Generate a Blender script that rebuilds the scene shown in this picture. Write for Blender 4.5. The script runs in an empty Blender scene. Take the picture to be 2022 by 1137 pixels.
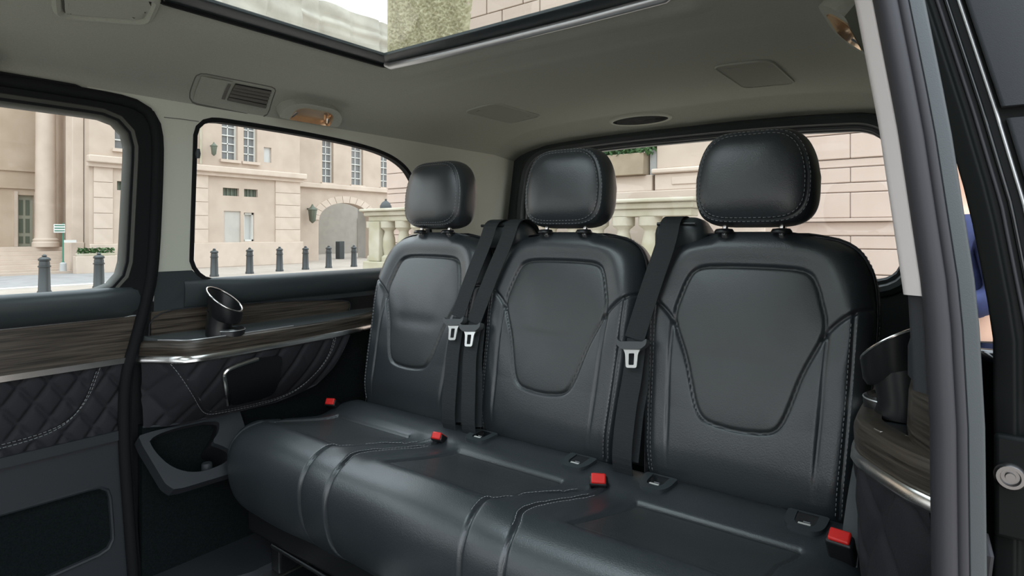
import bpy, bmesh, math, random
import numpy as np
from mathutils import Vector
from mathutils.geometry import tessellate_polygon
random.seed(7)
SC = bpy.context.scene
COL = SC.collection

# ------------------------------------------------------------------ camera, sky, exposure
cam_d = bpy.data.cameras.new('camera'); cam = bpy.data.objects.new('camera', cam_d); COL.objects.link(cam)
cam.location = (0.82, 0.0, 0.97)
cam.rotation_euler = (math.pi/2, 0, math.radians(36.9))
cam_d.sensor_width = 36; cam_d.lens = 36*1185/2022; cam_d.shift_y = -107.5/2022
cam_d.clip_start = 0.01; cam_d.clip_end = 300
SC.camera = cam
W = bpy.data.worlds.new('sky'); SC.world = W; W.use_nodes = True
wn = W.node_tree.nodes; wl = W.node_tree.links
bg = wn['Background']
tc = wn.new('ShaderNodeTexCoord'); sx = wn.new('ShaderNodeSeparateXYZ'); cr = wn.new('ShaderNodeValToRGB')
wl.new(tc.outputs['Generated'], sx.inputs[0]); wl.new(sx.outputs['Z'], cr.inputs[0]); wl.new(cr.outputs[0], bg.inputs[0])
# overcast sky: three times brighter overhead than at the horizon
cr.color_ramp.elements[0].color = (0.325, 0.330, 0.335, 1); cr.color_ramp.elements[0].position = 0.0
cr.color_ramp.elements[1].color = (0.80, 0.91, 1.0, 1); cr.color_ramp.elements[1].position = 1.0
bg.inputs['Strength'].default_value = 5.0
vs = SC.view_settings
vs.view_transform = 'Standard'; vs.look = 'None'; vs.gamma = 1; vs.use_curve_mapping = False
vs.exposure = 0.0

# ------------------------------------------------------------------ materials
MATS = {}
def mat(name, col, rough=0.5, metal=0.0, spec=0.5, noise=0.0, nscale=20, bump=0.0, bscale=200, stretch=None, col2=None, coat=0.0, sheen=0.0):
    m = bpy.data.materials.new(name); m.use_nodes = True
    nt = m.node_tree; b = nt.nodes['Principled BSDF']
    b.inputs['Base Color'].default_value = (*col, 1); b.inputs['Roughness'].default_value = rough
    b.inputs['Metallic'].default_value = metal; b.inputs['Specular IOR Level'].default_value = spec
    b.inputs['Coat Weight'].default_value = coat; b.inputs['Sheen Weight'].default_value = sheen
    if noise or bump or col2:
        co = nt.nodes.new('ShaderNodeTexCoord'); mp = nt.nodes.new('ShaderNodeMapping')
        nt.links.new(co.outputs['Object'], mp.inputs[0])
        if stretch: mp.inputs['Scale'].default_value = stretch
    if noise or col2:
        n = nt.nodes.new('ShaderNodeTexNoise'); n.inputs['Scale'].default_value = nscale; n.inputs['Detail'].default_value = 6
        nt.links.new(mp.outputs[0], n.inputs['Vector'])
        r = nt.nodes.new('ShaderNodeValToRGB')
        c2 = col2 if col2 else tuple(c*(1-noise) for c in col)
        r.color_ramp.elements[0].position = 0.35; r.color_ramp.elements[1].position = 0.65
        r.color_ramp.elements[0].color = (*c2, 1); r.color_ramp.elements[1].color = (*col, 1)
        nt.links.new(n.outputs['Fac'], r.inputs[0]); nt.links.new(r.outputs[0], b.inputs['Base Color'])
    if bump:
        n2 = nt.nodes.new('ShaderNodeTexNoise'); n2.inputs['Scale'].default_value = bscale; n2.inputs['Detail'].default_value = 3
        nt.links.new(mp.outputs[0], n2.inputs['Vector'])
        bp = nt.nodes.new('ShaderNodeBump'); bp.inputs['Strength'].default_value = bump; bp.inputs['Distance'].default_value = 0.002
        nt.links.new(n2.outputs['Fac'], bp.inputs['Height']); nt.links.new(bp.outputs[0], b.inputs['Normal'])
    MATS[name] = m
    return m
mat('headliner', (0.43, 0.445, 0.385), 0.95, spec=0.1, noise=0.06, nscale=250, bump=0.25, bscale=500)
mat('headliner_pale', (0.6, 0.61, 0.53), 0.9, spec=0.15, bump=0.15, bscale=500)  # headliner cloth again, paler tone paints in the light from outdoors
mat('grille_grey', (0.34, 0.345, 0.3), 0.95, spec=0.1, bump=0.4, bscale=900)
mat('pale_trim', (0.58, 0.54, 0.52), 0.7, spec=0.3)
mat('dark_plastic', (0.040, 0.049, 0.053), 0.38, spec=0.5, bump=0.12, bscale=900)
mat('grey_plastic', (0.029, 0.032, 0.037), 0.55, spec=0.4, bump=0.12, bscale=900)
mat('black_plastic', (0.010, 0.011, 0.012), 0.35, spec=0.5)
mat('rubber', (0.03, 0.029, 0.034), 0.6, spec=0.4)
mat('black_rubber', (0.009, 0.010, 0.011), 0.75, spec=0.2)
mat('gloss_black', (0.004, 0.005, 0.006), 0.08, spec=0.5, coat=0.5)
mat('leather', (0.029, 0.035, 0.040), 0.35, spec=0.9, bump=0.20, bscale=420, noise=0.10, nscale=9)
mat('leather_insert', (0.033, 0.038, 0.040), 0.40, spec=0.85, bump=0.20, bscale=420, noise=0.10, nscale=9)
mat('stitch', (0.30, 0.31, 0.32), 0.7)
mat('piping', (0.004, 0.005, 0.007), 0.5)
mat('webbing', (0.022, 0.025, 0.027), 0.65, spec=0.3, bump=0.4, bscale=60, stretch=(1, 12, 12))
mat('quilt', (0.022, 0.022, 0.026), 0.75, spec=0.3, bump=0.25, bscale=500)
mat('carpet', (0.012, 0.016, 0.017), 1.0, spec=0.05, noise=0.4, nscale=300, bump=0.8, bscale=700)
mat('wood', (0.095, 0.078, 0.062), 0.34, spec=0.5, col2=(0.024, 0.019, 0.015), nscale=6, stretch=(1.2, 1.2, 46), bump=0.1, bscale=30)
mat('ledge_grey', (0.075, 0.085, 0.088), 0.4, spec=0.5)
mat('grip_grey', (0.085, 0.092, 0.095), 0.5, spec=0.4)
mat('reveal', (0.07, 0.072, 0.062), 0.5, spec=0.4)  # olive plastic, lighter tone paints in the light it catches
mat('line_grey', (0.16, 0.155, 0.14), 0.9, spec=0.1)
mat('black_paint', (0.005, 0.006, 0.006), 0.55, spec=0.15)
mat('chrome', (0.72, 0.70, 0.68), 0.22, metal=1.0)
mat('steel', (0.75, 0.74, 0.72), 0.28, metal=1.0)
mat('silver_trim', (0.62, 0.62, 0.63), 0.35, metal=0.7)
mat('red', (0.75, 0.022, 0.018), 0.35, spec=0.5)
mat('tan_metal', (0.95, 0.70, 0.48), 0.22, metal=0.75)  # tan colour stands in for warm surroundings mirrored in the handle recesses
mat('stone', (0.53, 0.435, 0.36), 0.9, spec=0.1, col2=(0.475, 0.385, 0.315), nscale=1.3)
mat('stone_warm', (0.53, 0.43, 0.335), 0.9, spec=0.1, col2=(0.46, 0.365, 0.275), nscale=1.0)
mat('stone_pale', (0.6, 0.5, 0.42), 0.9, spec=0.1, col2=(0.54, 0.445, 0.37), nscale=1.6)
mat('stone_green', (0.488, 0.449, 0.370), 0.9, spec=0.1, col2=(0.383, 0.350, 0.251), nscale=2.0)
mat('pink_stone', (0.54, 0.435, 0.375), 0.9, spec=0.1, col2=(0.5, 0.395, 0.335), nscale=1.2)
mat('paving', (0.42, 0.36, 0.31), 0.95, spec=0.1, noise=0.12, nscale=1.5)
mat('asphalt', (0.330, 0.317, 0.310), 0.95, spec=0.1, noise=0.15, nscale=2)
mat('road_line', (0.561, 0.554, 0.528), 0.9)
mat('bollard_black', (0.032, 0.037, 0.038), 0.4, spec=0.5)
mat('white_paint', (0.66, 0.66, 0.63), 0.6)
mat('window_dark', (0.17, 0.175, 0.175), 0.25)  # dark panes lightened, street haze is put into their colour
mat('window_grey', (0.52, 0.52, 0.50), 0.3)
mat('door_green', (0.34, 0.34, 0.27), 0.6)
mat('slot_green', (0.12, 0.14, 0.105), 0.6)
mat('sign_green', (0.03, 0.16, 0.10), 0.5)
mat('sheet', (0.50, 0.465, 0.40), 0.9, noise=0.22, nscale=0.9)
mat('roof_grey', (0.45, 0.45, 0.44), 0.8)
mat('planter', (0.330, 0.264, 0.185), 0.9, noise=0.15, nscale=4)
mat('leaf', (0.07, 0.16, 0.045), 0.6, col2=(0.02, 0.06, 0.015), nscale=8)
mat('ivy_wall', (0.44, 0.40, 0.27), 0.95, col2=(0.30, 0.27, 0.16), nscale=9, bump=0.9, bscale=14)
mat('arch_wall', (0.488, 0.462, 0.422), 0.9, noise=0.1, nscale=2)
mat('skin', (0.62, 0.38, 0.27), 0.55)
mat('navy', (0.025, 0.035, 0.11), 0.8, noise=0.3, nscale=25)
mat('dark_cloth', (0.03, 0.028, 0.03), 0.85)
mat('hair', (0.05, 0.035, 0.025), 0.6)
mat('lock_metal', (0.30, 0.29, 0.29), 0.3, metal=1.0)
def glass_mat(name, tint):
    m = bpy.data.materials.new(name); m.use_nodes = True; nt = m.node_tree; nt.nodes.clear()
    o = nt.nodes.new('ShaderNodeOutputMaterial'); mx = nt.nodes.new('ShaderNodeMixShader')
    t = nt.nodes.new('ShaderNodeBsdfTransparent'); g = nt.nodes.new('ShaderNodeBsdfGlossy'); f = nt.nodes.new('ShaderNodeLayerWeight')
    f.inputs['Blend'].default_value = 0.5
    p = nt.nodes.new('ShaderNodeMath'); p.operation = 'POWER'; p.inputs[1].default_value = 5.0
    q = nt.nodes.new('ShaderNodeMath'); q.operation = 'MULTIPLY_ADD'; q.inputs[1].default_value = 0.45; q.inputs[2].default_value = 0.02
    t.inputs[0].default_value = (*tint, 1); g.inputs['Roughness'].default_value = 0.02
    nt.links.new(f.outputs['Facing'], p.inputs[0]); nt.links.new(p.outputs[0], q.inputs[0]); nt.links.new(q.outputs[0], mx.inputs[0])
    nt.links.new(t.outputs[0], mx.inputs[1]); nt.links.new(g.outputs[0], mx.inputs[2])
    nt.links.new(mx.outputs[0], o.inputs[0]); MATS[name] = m
glass_mat('glass', (0.95, 0.96, 0.95)); glass_mat('roof_glass', (0.88, 0.90, 0.88))

# ------------------------------------------------------------------ helpers
def tag(o, label=None, cat=None, group=None, kind=None):
    if label: o['label'] = label
    if cat: o['category'] = cat
    if group: o['group'] = group
    if kind: o['kind'] = kind
    return o
def empty(name, loc=(0, 0, 0), parent=None):
    o = bpy.data.objects.new(name, None); COL.objects.link(o); o.location = loc; o.empty_display_size = 0.05
    o.parent = parent
    return o
def link(name, me, parent=None, loc=None):
    o = bpy.data.objects.new(name, me); COL.objects.link(o); o.parent = parent
    # geometry is written in world space; a parent that sits elsewhere is subtracted
    if parent is not None:
        off = Vector(parent.location)
        if parent.parent is not None: off += Vector(parent.parent.location)
        o.location = -off
    if loc is not None: o.location = Vector(o.location) + Vector(loc)
    return o
def mesh(name, V, F, m, parent=None, smooth=True, sharp=40, bevel=0.0, seg=2, loc=None, recalc=False):
    me = bpy.data.meshes.new(name)
    me.from_pydata([tuple(map(float, v)) for v in V], [], [tuple(int(i) for i in f) for f in F]); me.update()
    if recalc:
        bm = bmesh.new(); bm.from_mesh(me); bmesh.ops.remove_doubles(bm, verts=bm.verts, dist=1e-5)
        bmesh.ops.recalc_face_normals(bm, faces=bm.faces); bm.to_mesh(me); bm.free()
    me.materials.append(MATS[m])
    if smooth:
        me.polygons.foreach_set('use_smooth', [True]*len(me.polygons))
        if sharp: me.set_sharp_from_angle(angle=math.radians(sharp))
    o = link(name, me, parent, loc)
    if name == 'stitching': o['kind'] = 'stuff'
    if bevel:
        b = o.modifiers.new('bevel', 'BEVEL'); b.width = bevel; b.segments = seg; b.limit_method = 'ANGLE'; b.angle_limit = math.radians(35)
    return o
class MB:
    """collects several shapes of ONE part"""
    def __init__(s): s.V = []; s.F = []
    def add(s, VF):
        n = len(s.V); s.V += [tuple(v) for v in VF[0]]; s.F += [tuple(i+n for i in f) for f in VF[1]]; return s
    def build(s, name, m, parent=None, **k): return mesh(name, s.V, s.F, m, parent, **k)
def box(x0, x1, y0, y1, z0, z1):
    V = [(x, y, z) for x in (x0, x1) for y in (y0, y1) for z in (z0, z1)]
    return V, [(0, 1, 3, 2), (4, 6, 7, 5), (0, 4, 5, 1), (2, 3, 7, 6), (0, 2, 6, 4), (1, 5, 7, 3)]
def grid(fn, nu, nv, closed_u=False):
    V = [fn(i/(nu if closed_u else nu-1), j/(nv-1)) for i in range(nu) for j in range(nv)]
    F = []
    for i in range(nu if closed_u else nu-1):
        k = (i+1) % nu
        for j in range(nv-1): F.append((i*nv+j, k*nv+j, k*nv+j+1, i*nv+j+1))
    return V, F
def tube(P, r, n=8, closed=False, caps=True):
    P = [Vector(p) for p in P]; m = len(P); V = []; F = []
    rr = r if hasattr(r, '__len__') else [r]*m
    prev = None
    for i in range(m):
        a = P[(i-1) % m] if (closed or i > 0) else P[0]; b = P[(i+1) % m] if (closed or i < m-1) else P[-1]
        t = (b-a).normalized()
        if prev is None:
            up = Vector((0, 0, 1)) if abs(t.z) < 0.9 else Vector((1, 0, 0))
            nrm = t.cross(up).normalized()
        else:
            nrm = (prev - t*prev.dot(t)).normalized()
        prev = nrm; bi = t.cross(nrm)
        for k in range(n):
            a_ = 2*math.pi*k/n; V.append(P[i] + (nrm*math.cos(a_)+bi*math.sin(a_))*rr[i])
    for i in range(m if closed else m-1):
        j = (i+1) % m
        for k in range(n): F.append((i*n+k, i*n+(k+1) % n, j*n+(k+1) % n, j*n+k))
    if caps and not closed:
        F.append(tuple(range(n-1, -1, -1))); F.append(tuple((m-1)*n+k for k in range(n)))
    return V, F
def lathe(prof, c=(0, 0, 0), n=20):
    V = []; F = []
    for r, z in prof:
        for k in range(n): a = 2*math.pi*k/n; V.append((c[0]+r*math.cos(a), c[1]+r*math.sin(a), c[2]+z))
    m = len(prof)
    for i in range(m-1):
        for k in range(n): F.append((i*n+k, i*n+(k+1) % n, (i+1)*n+(k+1) % n, (i+1)*n+k))
    F.append(tuple(range(n-1, -1, -1))); F.append(tuple((m-1)*n+k for k in range(n)))
    return V, F
def area2(p): return sum(p[i][0]*p[(i+1) % len(p)][1]-p[(i+1) % len(p)][0]*p[i][1] for i in range(len(p)))/2
def ccw(p): return list(p) if area2(p) > 0 else list(p)[::-1]
def rpoly(pts, r, n=6):
    """polygon with rounded corners; r is one radius or a list"""
    out = []; m = len(pts)
    for i in range(m):
        p = Vector(pts[i]).to_2d(); a = Vector(pts[i-1]).to_2d(); b = Vector(pts[(i+1) % m]).to_2d()
        ri = r[i] if hasattr(r, '__len__') else r
        if ri <= 0: out.append(tuple(p)); continue
        da = (a-p); db = (b-p); la = min(ri, da.length*0.49); lb = min(ri, db.length*0.49)
        s = p+da.normalized()*la; e = p+db.normalized()*lb
        for k in range(n+1):
            t = k/n; q = s*(1-t)**2+p*2*t*(1-t)+e*t*t; out.append(tuple(q))
    return out
def chaikin(p, it=2, closed=True):
    for _ in range(it):
        q = []; m = len(p)
        if not closed: q.append(p[0])
        for i in range(m if closed else m-1):
            a = np.array(p[i], float); b = np.array(p[(i+1) % m], float)
            q.append(tuple(a*0.75+b*0.25)); q.append(tuple(a*0.25+b*0.75))
        if not closed: q.append(p[-1])
        p = q
    return p
def resample(p, step, closed=False):
    p = [np.array(q, float) for q in p]
    if closed: p.append(p[0])
    L = [0]
    for i in range(1, len(p)): L.append(L[-1]+np.linalg.norm(p[i]-p[i-1]))
    n = max(2, int(round(L[-1]/step)))
    out = []
    for k in range(n if closed else n+1):
        s = L[-1]*k/n; i = min(max(np.searchsorted(L, s, side='right')-1, 0), len(p)-2)
        t = (s-L[i])/max(L[i+1]-L[i], 1e-9); out.append(tuple(p[i]*(1-t)+p[i+1]*t))
    return out
def prism(outer, holes, mp, d0, d1):
    """flat outline with holes, thick from d0 to d1, placed by mp(a, b, d)"""
    loops = [ccw(outer)]+[ccw(h)[::-1] for h in holes]
    pts = [p for l in loops for p in l]; n = len(pts)
    tris = tessellate_polygon([[Vector((a, b, 0)) for a, b in l] for l in loops])
    V = [mp(a, b, d0) for a, b in pts]+[mp(a, b, d1) for a, b in pts]
    F = [tuple(t) for t in tris]+[tuple(i+n for i in t[::-1]) for t in tris]
    s = 0
    for l in loops:
        m = len(l)
        for i in range(m): F.append((s+i, s+(i+1) % m, n+s+(i+1) % m, n+s+i))
        s += m
    return V, F
def offset_loop(loop, d):
    loop = ccw(loop); m = len(loop); out = []
    for i in range(m):
        a = np.array(loop[i-1]); b = np.array(loop[(i+1) % m]); t = b-a; t = t/max(np.linalg.norm(t), 1e-9)
        out.append((loop[i][0]+t[1]*d, loop[i][1]-t[0]*d))
    return out
def sweep(loop, prof, mp, closed=True, closed_prof=False):
    """profile points (d outward, depth) carried round a loop"""
    V = []; rings = len(prof); m = len(loop)
    for d, e in prof:
        l = offset_loop(loop, d)
        V += [mp(a, b, e) for a, b in l]
    F = []
    for i in range(rings if closed_prof else rings-1):
        j = (i+1) % rings
        for k in range(m): F.append((i*m+k, i*m+(k+1) % m, j*m+(k+1) % m, j*m+k))
    return V, F
def extrude_path(section, path, closed_sec=False):
    """section points (inward offset, z) carried along a plan path of (x, y, inward normal)"""
    V = []; n = len(section)
    for (x, y, nx, ny) in path:
        for o, z in section: V.append((x+nx*o, y+ny*o, z))
    F = []
    for i in range(len(path)-1):
        for k in range(n if closed_sec else n-1):
            F.append((i*n+k, i*n+(k+1) % n, (i+1)*n+(k+1) % n, (i+1)*n+k))
    if closed_sec:
        F.append(tuple(range(n))); F.append(tuple((len(path)-1)*n+k for k in range(n-1, -1, -1)))
    return V, F
def plan(path, side):
    """(x,y) points -> with normals that point to the van's middle (side -1 far, +1 near)"""
    out = []
    for i in range(len(path)):
        a = np.array(path[max(i-1, 0)], float); b = np.array(path[min(i+1, len(path)-1)], float); t = b-a; t /= np.linalg.norm(t)
        n = np.array((t[1], -t[0]))
        if n[0]*side > 0: n = -n
        out.append((*path[i], *n))
    return out
def sm(a): a = min(max(a, 0), 1); return a*a*(3-2*a)
def poly_dist(P, poly, closed=True):
    """distance of points P (n,2) to a polyline"""
    d = np.full(len(P), 9.0); m = len(poly)
    for i in range(m if closed else m-1):
        a = np.array(poly[i]); b = np.array(poly[(i+1) % m]); ab = b-a
        t = np.clip(((P-a)@ab)/max(ab@ab, 1e-12), 0, 1)
        d = np.minimum(d, np.linalg.norm(P-(a+t[:, None]*ab), axis=1))
    return d
def inside(P, poly):
    c = np.zeros(len(P), bool); m = len(poly)
    for i in range(m):
        x0, y0 = poly[i]; x1, y1 = poly[(i+1) % m]
        if y0 == y1: continue
        hit = ((y0 > P[:, 1]) != (y1 > P[:, 1])) & (P[:, 0] < (x1-x0)*(P[:, 1]-y0)/(y1-y0)+x0)
        c ^= hit
    return c
def stitches(P, length=0.0055, gap=0.004, r=0.0006):
    """dashes of thread along a 3-D path, one mesh"""
    P = resample(P, length+gap); b = MB()
    for i in range(len(P)-1):
        a = np.array(P[i]); c = np.array(P[i+1]); e = a+(c-a)*length/(length+gap)
        b.add(tube([a, e], r, 4))
    return b

# ------------------------------------------------------------------ van shell
def Wz(z): return 0.80 if z < 0.83 else 0.80-0.14*(z-0.83)
def far(y, z, d): return (-(Wz(z)-d), y, z)          # d = inward
def near(y, z, d): return (Wz(z)-d, y, z)
def zc(x, y):
    q = min(abs(x)/0.747, 1.0)
    top = 1.40-0.052*min(max((y-1.95)/0.15, 0), 1)-0.004*sm((y-1.235)/0.02)*(1-sm((abs(x)-0.5)/0.1))
    return 1.262+(top-1.262)*math.sqrt(max(1-q**4, 0))
xs = sorted(set([round(v, 4) for v in np.linspace(-0.45, 0.45, 19)]+[s*v for s in (-1, 1) for v in (0.49, 0.53, 0.57, 0.60, 0.63, 0.66, 0.685, 0.705, 0.72, 0.732, 0.740, 0.745, 0.747)]))
SR = (-0.45, 0.45, 0.45, 1.115)      # headliner cut for the sunroof
ys = sorted(set([-1.4, -1.0, -0.6, -0.2, 0.1, 0.3]+[0.45+0.0665*i for i in range(11)]+[1.2, 1.22, 1.235, 1.245, 1.255, 1.27]+list(np.linspace(1.32, 1.92, 12))+[1.94, 1.95, 1.96, 1.98, 2.0, 2.02, 2.04, 2.06, 2.08, 2.10, 2.11]))
ys = [round(v, 4) for v in ys]
V = [(x, y, zc(x, y)) for x in xs for y in ys]; F = []
ny = len(ys)
for i in range(len(xs)-1):
    for j in range(ny-1):
        cx = (xs[i]+xs[i+1])/2; cy = (ys[j]+ys[j+1])/2
        if SR[0] < cx < SR[1] and (SR[2] < cy < SR[3] or -0.6 < cy < 0.1): continue
        F.append((i*ny+j, i*ny+j+1, (i+1)*ny+j+1, (i+1)*ny+j))
ceiling = tag(mesh('ceiling', V, F, 'headliner', sharp=0), 'grey cloth headliner across the van roof', 'ceiling', kind='structure')
for y0, y1 in ((-1.4, -0.6), (0.1, 0.42)): mesh('roof_panel', *box(-0.76, 0.76, y0, y1, 1.428, 1.436), 'gloss_black', ceiling)
for s in (-1, 1): mesh('roof_panel', *box(min(s*0.45, s*0.76), max(s*0.45, s*0.76), -0.6, 0.1, 1.428, 1.436), 'gloss_black', ceiling)
mesh('roof_panel', *box(-0.76, 0.76, 1.13, 2.16, 1.428, 1.436), 'gloss_black', ceiling)
for s in (-1, 1): mesh('roof_panel', *box(min(s*0.42, s*0.76), max(s*0.42, s*0.76), 0.42, 1.13, 1.428, 1.436), 'gloss_black', ceiling)

# sunroof: lip, black frame, silver bar, glass
sl = rpoly([(-0.40, 0.50), (0.40, 0.50), (0.40, 1.07), (-0.40, 1.07)], 0.03)
sunroof = tag(empty('window_1', (0, 0.8, 1.4)), 'sunroof with dark frame and silver rear bar in the van ceiling', 'sunroof', kind='structure')
lip = sweep(resample(sl, 0.03, True), [(0.092, -0.0005), (0.060, 0.003), (0.046, 0.003), (0.032, -0.001), (0.018, -0.006), (0.007, -0.010), (0.0, 1.412), (-0.002, 1.42)], lambda a, b, e: (a, b, e if e > 0.5 else zc(a, b)-e))
mesh('lip', *lip, 'headliner', sunroof, sharp=0)
fr = rpoly([(-0.40, 0.50), (0.40, 0.50), (0.40, 1.07), (-0.40, 1.07)], 0.012)
mesh('frame', *sweep(resample(fr, 0.02, True), [(0.0, 1.408), (-0.004, 1.412), (-0.012, 1.414), (-0.046, 1.417), (-0.052, 1.420), (-0.053, 1.4255), (0.02, 1.4265), (0.02, 1.41)], lambda a, b, e: (a, b, e)), 'dark_plastic', sunroof, sharp=30)
mesh('seal', *sweep(resample(fr, 0.02, True), [(0.002, 1.409), (-0.001, 1.4055), (-0.006, 1.406), (-0.007, 1.412)], lambda a, b, e: (a, b, e)), 'black_rubber', sunroof)
mesh('rear_bar', *tube([(-0.385, 1.058, 1.414), (-0.37, 1.060, 1.406), (-0.2, 1.062, 1.404), (0, 1.063, 1.404), (0.2, 1.062, 1.404), (0.38, 1.060, 1.406), (0.395, 1.058, 1.414)], 0.0095, 10), 'silver_trim', sunroof)
mesh('pane', *box(-0.352, 0.352, 0.548, 1.022, 1.419, 1.424), 'roof_glass', sunroof, smooth=False)

added_roof_window = tag(empty('added_window', (0, -0.25, 1.4)), 'unseen front roof window added to light the seats', 'sunroof', kind='structure')  # out-of-view opening added so more daylight falls on the seats
mesh('frame', *sweep(resample(rpoly([(-0.45, -0.6), (0.45, -0.6), (0.45, 0.1), (-0.45, 0.1)], 0.01), 0.05, True), [(0.02, 1.386), (0.0, 1.385), (-0.02, 1.39), (-0.05, 1.41), (-0.05, 1.426), (0.0, 1.4265), (0.0, 1.40)], lambda a, b, e: (a, b, e)), 'dark_plastic', added_roof_window)
mesh('pane', *box(-0.405, 0.405, -0.555, 0.055, 1.414, 1.419), 'roof_glass', added_roof_window, smooth=False)
# ---- window outlines in the side wall (y, z)
WIN2 = chaikin([(0.757, 0.846), (0.752, 0.99), (0.746, 1.17), (0.742, 1.262), (0.86, 1.264), (1.05, 1.262), (1.237, 1.254), (1.365, 1.238), (1.45, 1.208), (1.50, 1.168), (1.585, 1.047), (1.625, 0.965), (1.625, 0.846), (1.36, 0.845), (0.926, 0.845)], 2)
WIN1 = rpoly([(-0.45, 0.833), (0.588, 0.838), (0.585, 1.232), (-0.45, 1.232)], [0.06, 0.07, 0.07, 0.06], 8)

def side_wall(side):
    mp = far if side < 0 else near
    y0 = 0.662 if side < 0 else 0.80
    w = tag(empty('wall_left' if side < 0 else 'wall_right', (side*0.8, 1.3, 0.1)),
            'far side wall of the van behind the sliding door' if side < 0 else 'near side wall of the van beside the open door', 'wall', kind='structure')
    loop = resample(WIN2, 0.02, True)
    hole = offset_loop(loop, 0.010)
    # split so that the hole meets the belt line cleanly: ring strips round the window
    hl = [p for p in ccw(hole)]
    # walk the upper part of the hole from belt line front to belt line rear
    upper = sorted([p for p in hl if p[1] >= 0.874], key=lambda p: math.atan2(p[1]-0.874, p[0]-1.15))   # rear -> front
    poly = [(y0, 0.874)]+[(upper[-1][0], 0.874)]+upper[::-1]+[(upper[0][0], 0.874), (2.105, 0.874), (2.105, 1.30)]+([(0.50, 1.30), (0.50, 1.255), (y0-0.02, 1.19), (y0, 1.12)] if side < 0 else [(y0, 1.30)])
    mesh('upper_trim', *prism(poly, [], mp, 0.0, -0.02), 'headliner_pale', w, smooth=False)
    # rolled cloth edge round the window, black seal, dark lower sill
    mesh('window_seal', *sweep(loop, [(0.0105, 0.001), (0.009, 0.003), (0.003, 0.0035), (-0.001, 0.001), (-0.002, -0.02)], mp), 'black_rubber', w)
    lower = [p for p in hl if p[1] < 0.874]
    lower = sorted(lower, key=lambda p: p[0])
    poly = [(y0, 0.76), (2.105, 0.76), (2.105, 0.874)]+[(upper[0][0], 0.874)]+lower[::-1]+[(upper[-1][0], 0.874), (y0, 0.874)]
    mesh('belt_trim', *prism(poly, [], mp, 0.002, -0.02), 'dark_plastic', w, smooth=False)
    # rounded sill that bulges inwards under the glass
    sec = [(0.0, 0.851), (0.006, 0.850), (0.018, 0.846), (0.028, 0.838), (0.034, 0.825), (0.032, 0.805), (0.024, 0.79), (0.012, 0.78), (0.0, 0.774)]
    n = 24; P = []
    for i in range(n):
        t = i/(n-1); y = 0.735+(2.10-0.735)*t if side < 0 else 0.86+(2.10-0.86)*t
        P.append((y, sm(t*6)))
    V = []; F = []
    for y, k in P:
        for o, z in sec: V.append((side*(0.80-0.001-o*(0.25+0.75*k)), y, z))
    for i in range(n-1):
        for j in range(len(sec)-1): F.append((i*len(sec)+j, i*len(sec)+j+1, (i+1)*len(sec)+j+1, (i+1)*len(sec)+j))
    mesh('sill', V, F, 'dark_plastic', w)
    return w
wall_left = side_wall(-1)
wall_right = side_wall(1)
pillar_seam = mesh('pillar_seam', *tube([far(0.662, 1.254, 0.001), far(0.70, 1.2555, 0.0015), far(0.745, 1.256, 0.001)], 0.0009, 6), 'line_grey', wall_left)
mesh('coat_hook', *lathe([(0.0, -0.013), (0.005, -0.012), (0.007, 0.0), (0.005, 0.012), (0.0, 0.013)], far(0.747, 1.175, 0.003), 12), 'dark_plastic', wall_left)

def glass(name, loop, mp, label, d=-0.012):
    o = mesh(name, *prism(loop, [], mp, d, d-0.004), 'glass', smooth=False)
    return tag(o, label, 'window', kind='structure')
glass('window_2', resample(WIN1, 0.04, True), far, 'side window glass in the far sliding door')
glass('window_3', resample(WIN2, 0.04, True), far, 'rear quarter window glass in the far wall')
glass('window_5', resample(WIN2, 0.04, True), near, 'rear quarter window glass in the near wall')

# ---- rear: frame round the tailgate window
def rear(x, z, d): return (x, 2.10-d+0.0*z, z)
RWIN = rpoly([(-0.685, 0.825), (0.685, 0.825), (0.672, 1.10), (0.64, 1.285), (0.30, 1.304), (-0.30, 1.304), (-0.64, 1.285), (-0.672, 1.10)], [0.09, 0.09, 0.03, 0.09, 0.2, 0.2, 0.09, 0.03], 8)
ROUT = rpoly([(-0.80, 0.10), (0.80, 0.10), (0.80, 0.83), (0.775, 1.25), (0.70, 1.352), (0.30, 1.362), (-0.30, 1.362), (-0.70, 1.352), (-0.785, 1.25), (-0.80, 0.83)], [0, 0, 0, 0.06, 0.08, 0.1, 0.1, 0.08, 0.06, 0], 8)
wall_back = tag(mesh('wall_back', *prism(resample(ROUT, 0.03, True), [resample(RWIN, 0.03, True)], rear, 0.012, -0.03), 'dark_plastic', smooth=False), 'black tailgate trim framing the rear window', 'wall', kind='structure')
mesh('frame_roll', *sweep(resample(RWIN, 0.02, True), [(0.050, 0.012), (0.044, 0.028), (0.030, 0.034), (0.016, 0.028), (0.010, 0.014), (0.0, 0.0), (-0.006, -0.006), (-0.006, -0.03)], rear), 'dark_plastic', wall_back)
mesh('header_trim', *prism([(-0.80, 1.0), (-0.70, 1.30), (0.70, 1.30), (0.80, 1.0), (0.80, 1.42), (-0.80, 1.42)], [], rear, -0.031, -0.04), 'headliner', wall_back, smooth=False)
tag(mesh('window_4', *prism(resample(RWIN, 0.04, True), [], rear, -0.012, -0.016), 'glass', smooth=False), 'rear tailgate window glass behind the bench', 'window', kind='structure')

tag(mesh('added_front_wall', *box(-0.80, 0.80, -1.46, -1.40, 0.05, 0.98), 'dark_plastic', smooth=False), 'unseen dark partition added to block light from the front', 'wall', kind='structure')  # out-of-view panel added to keep low front light off the backrests
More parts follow.
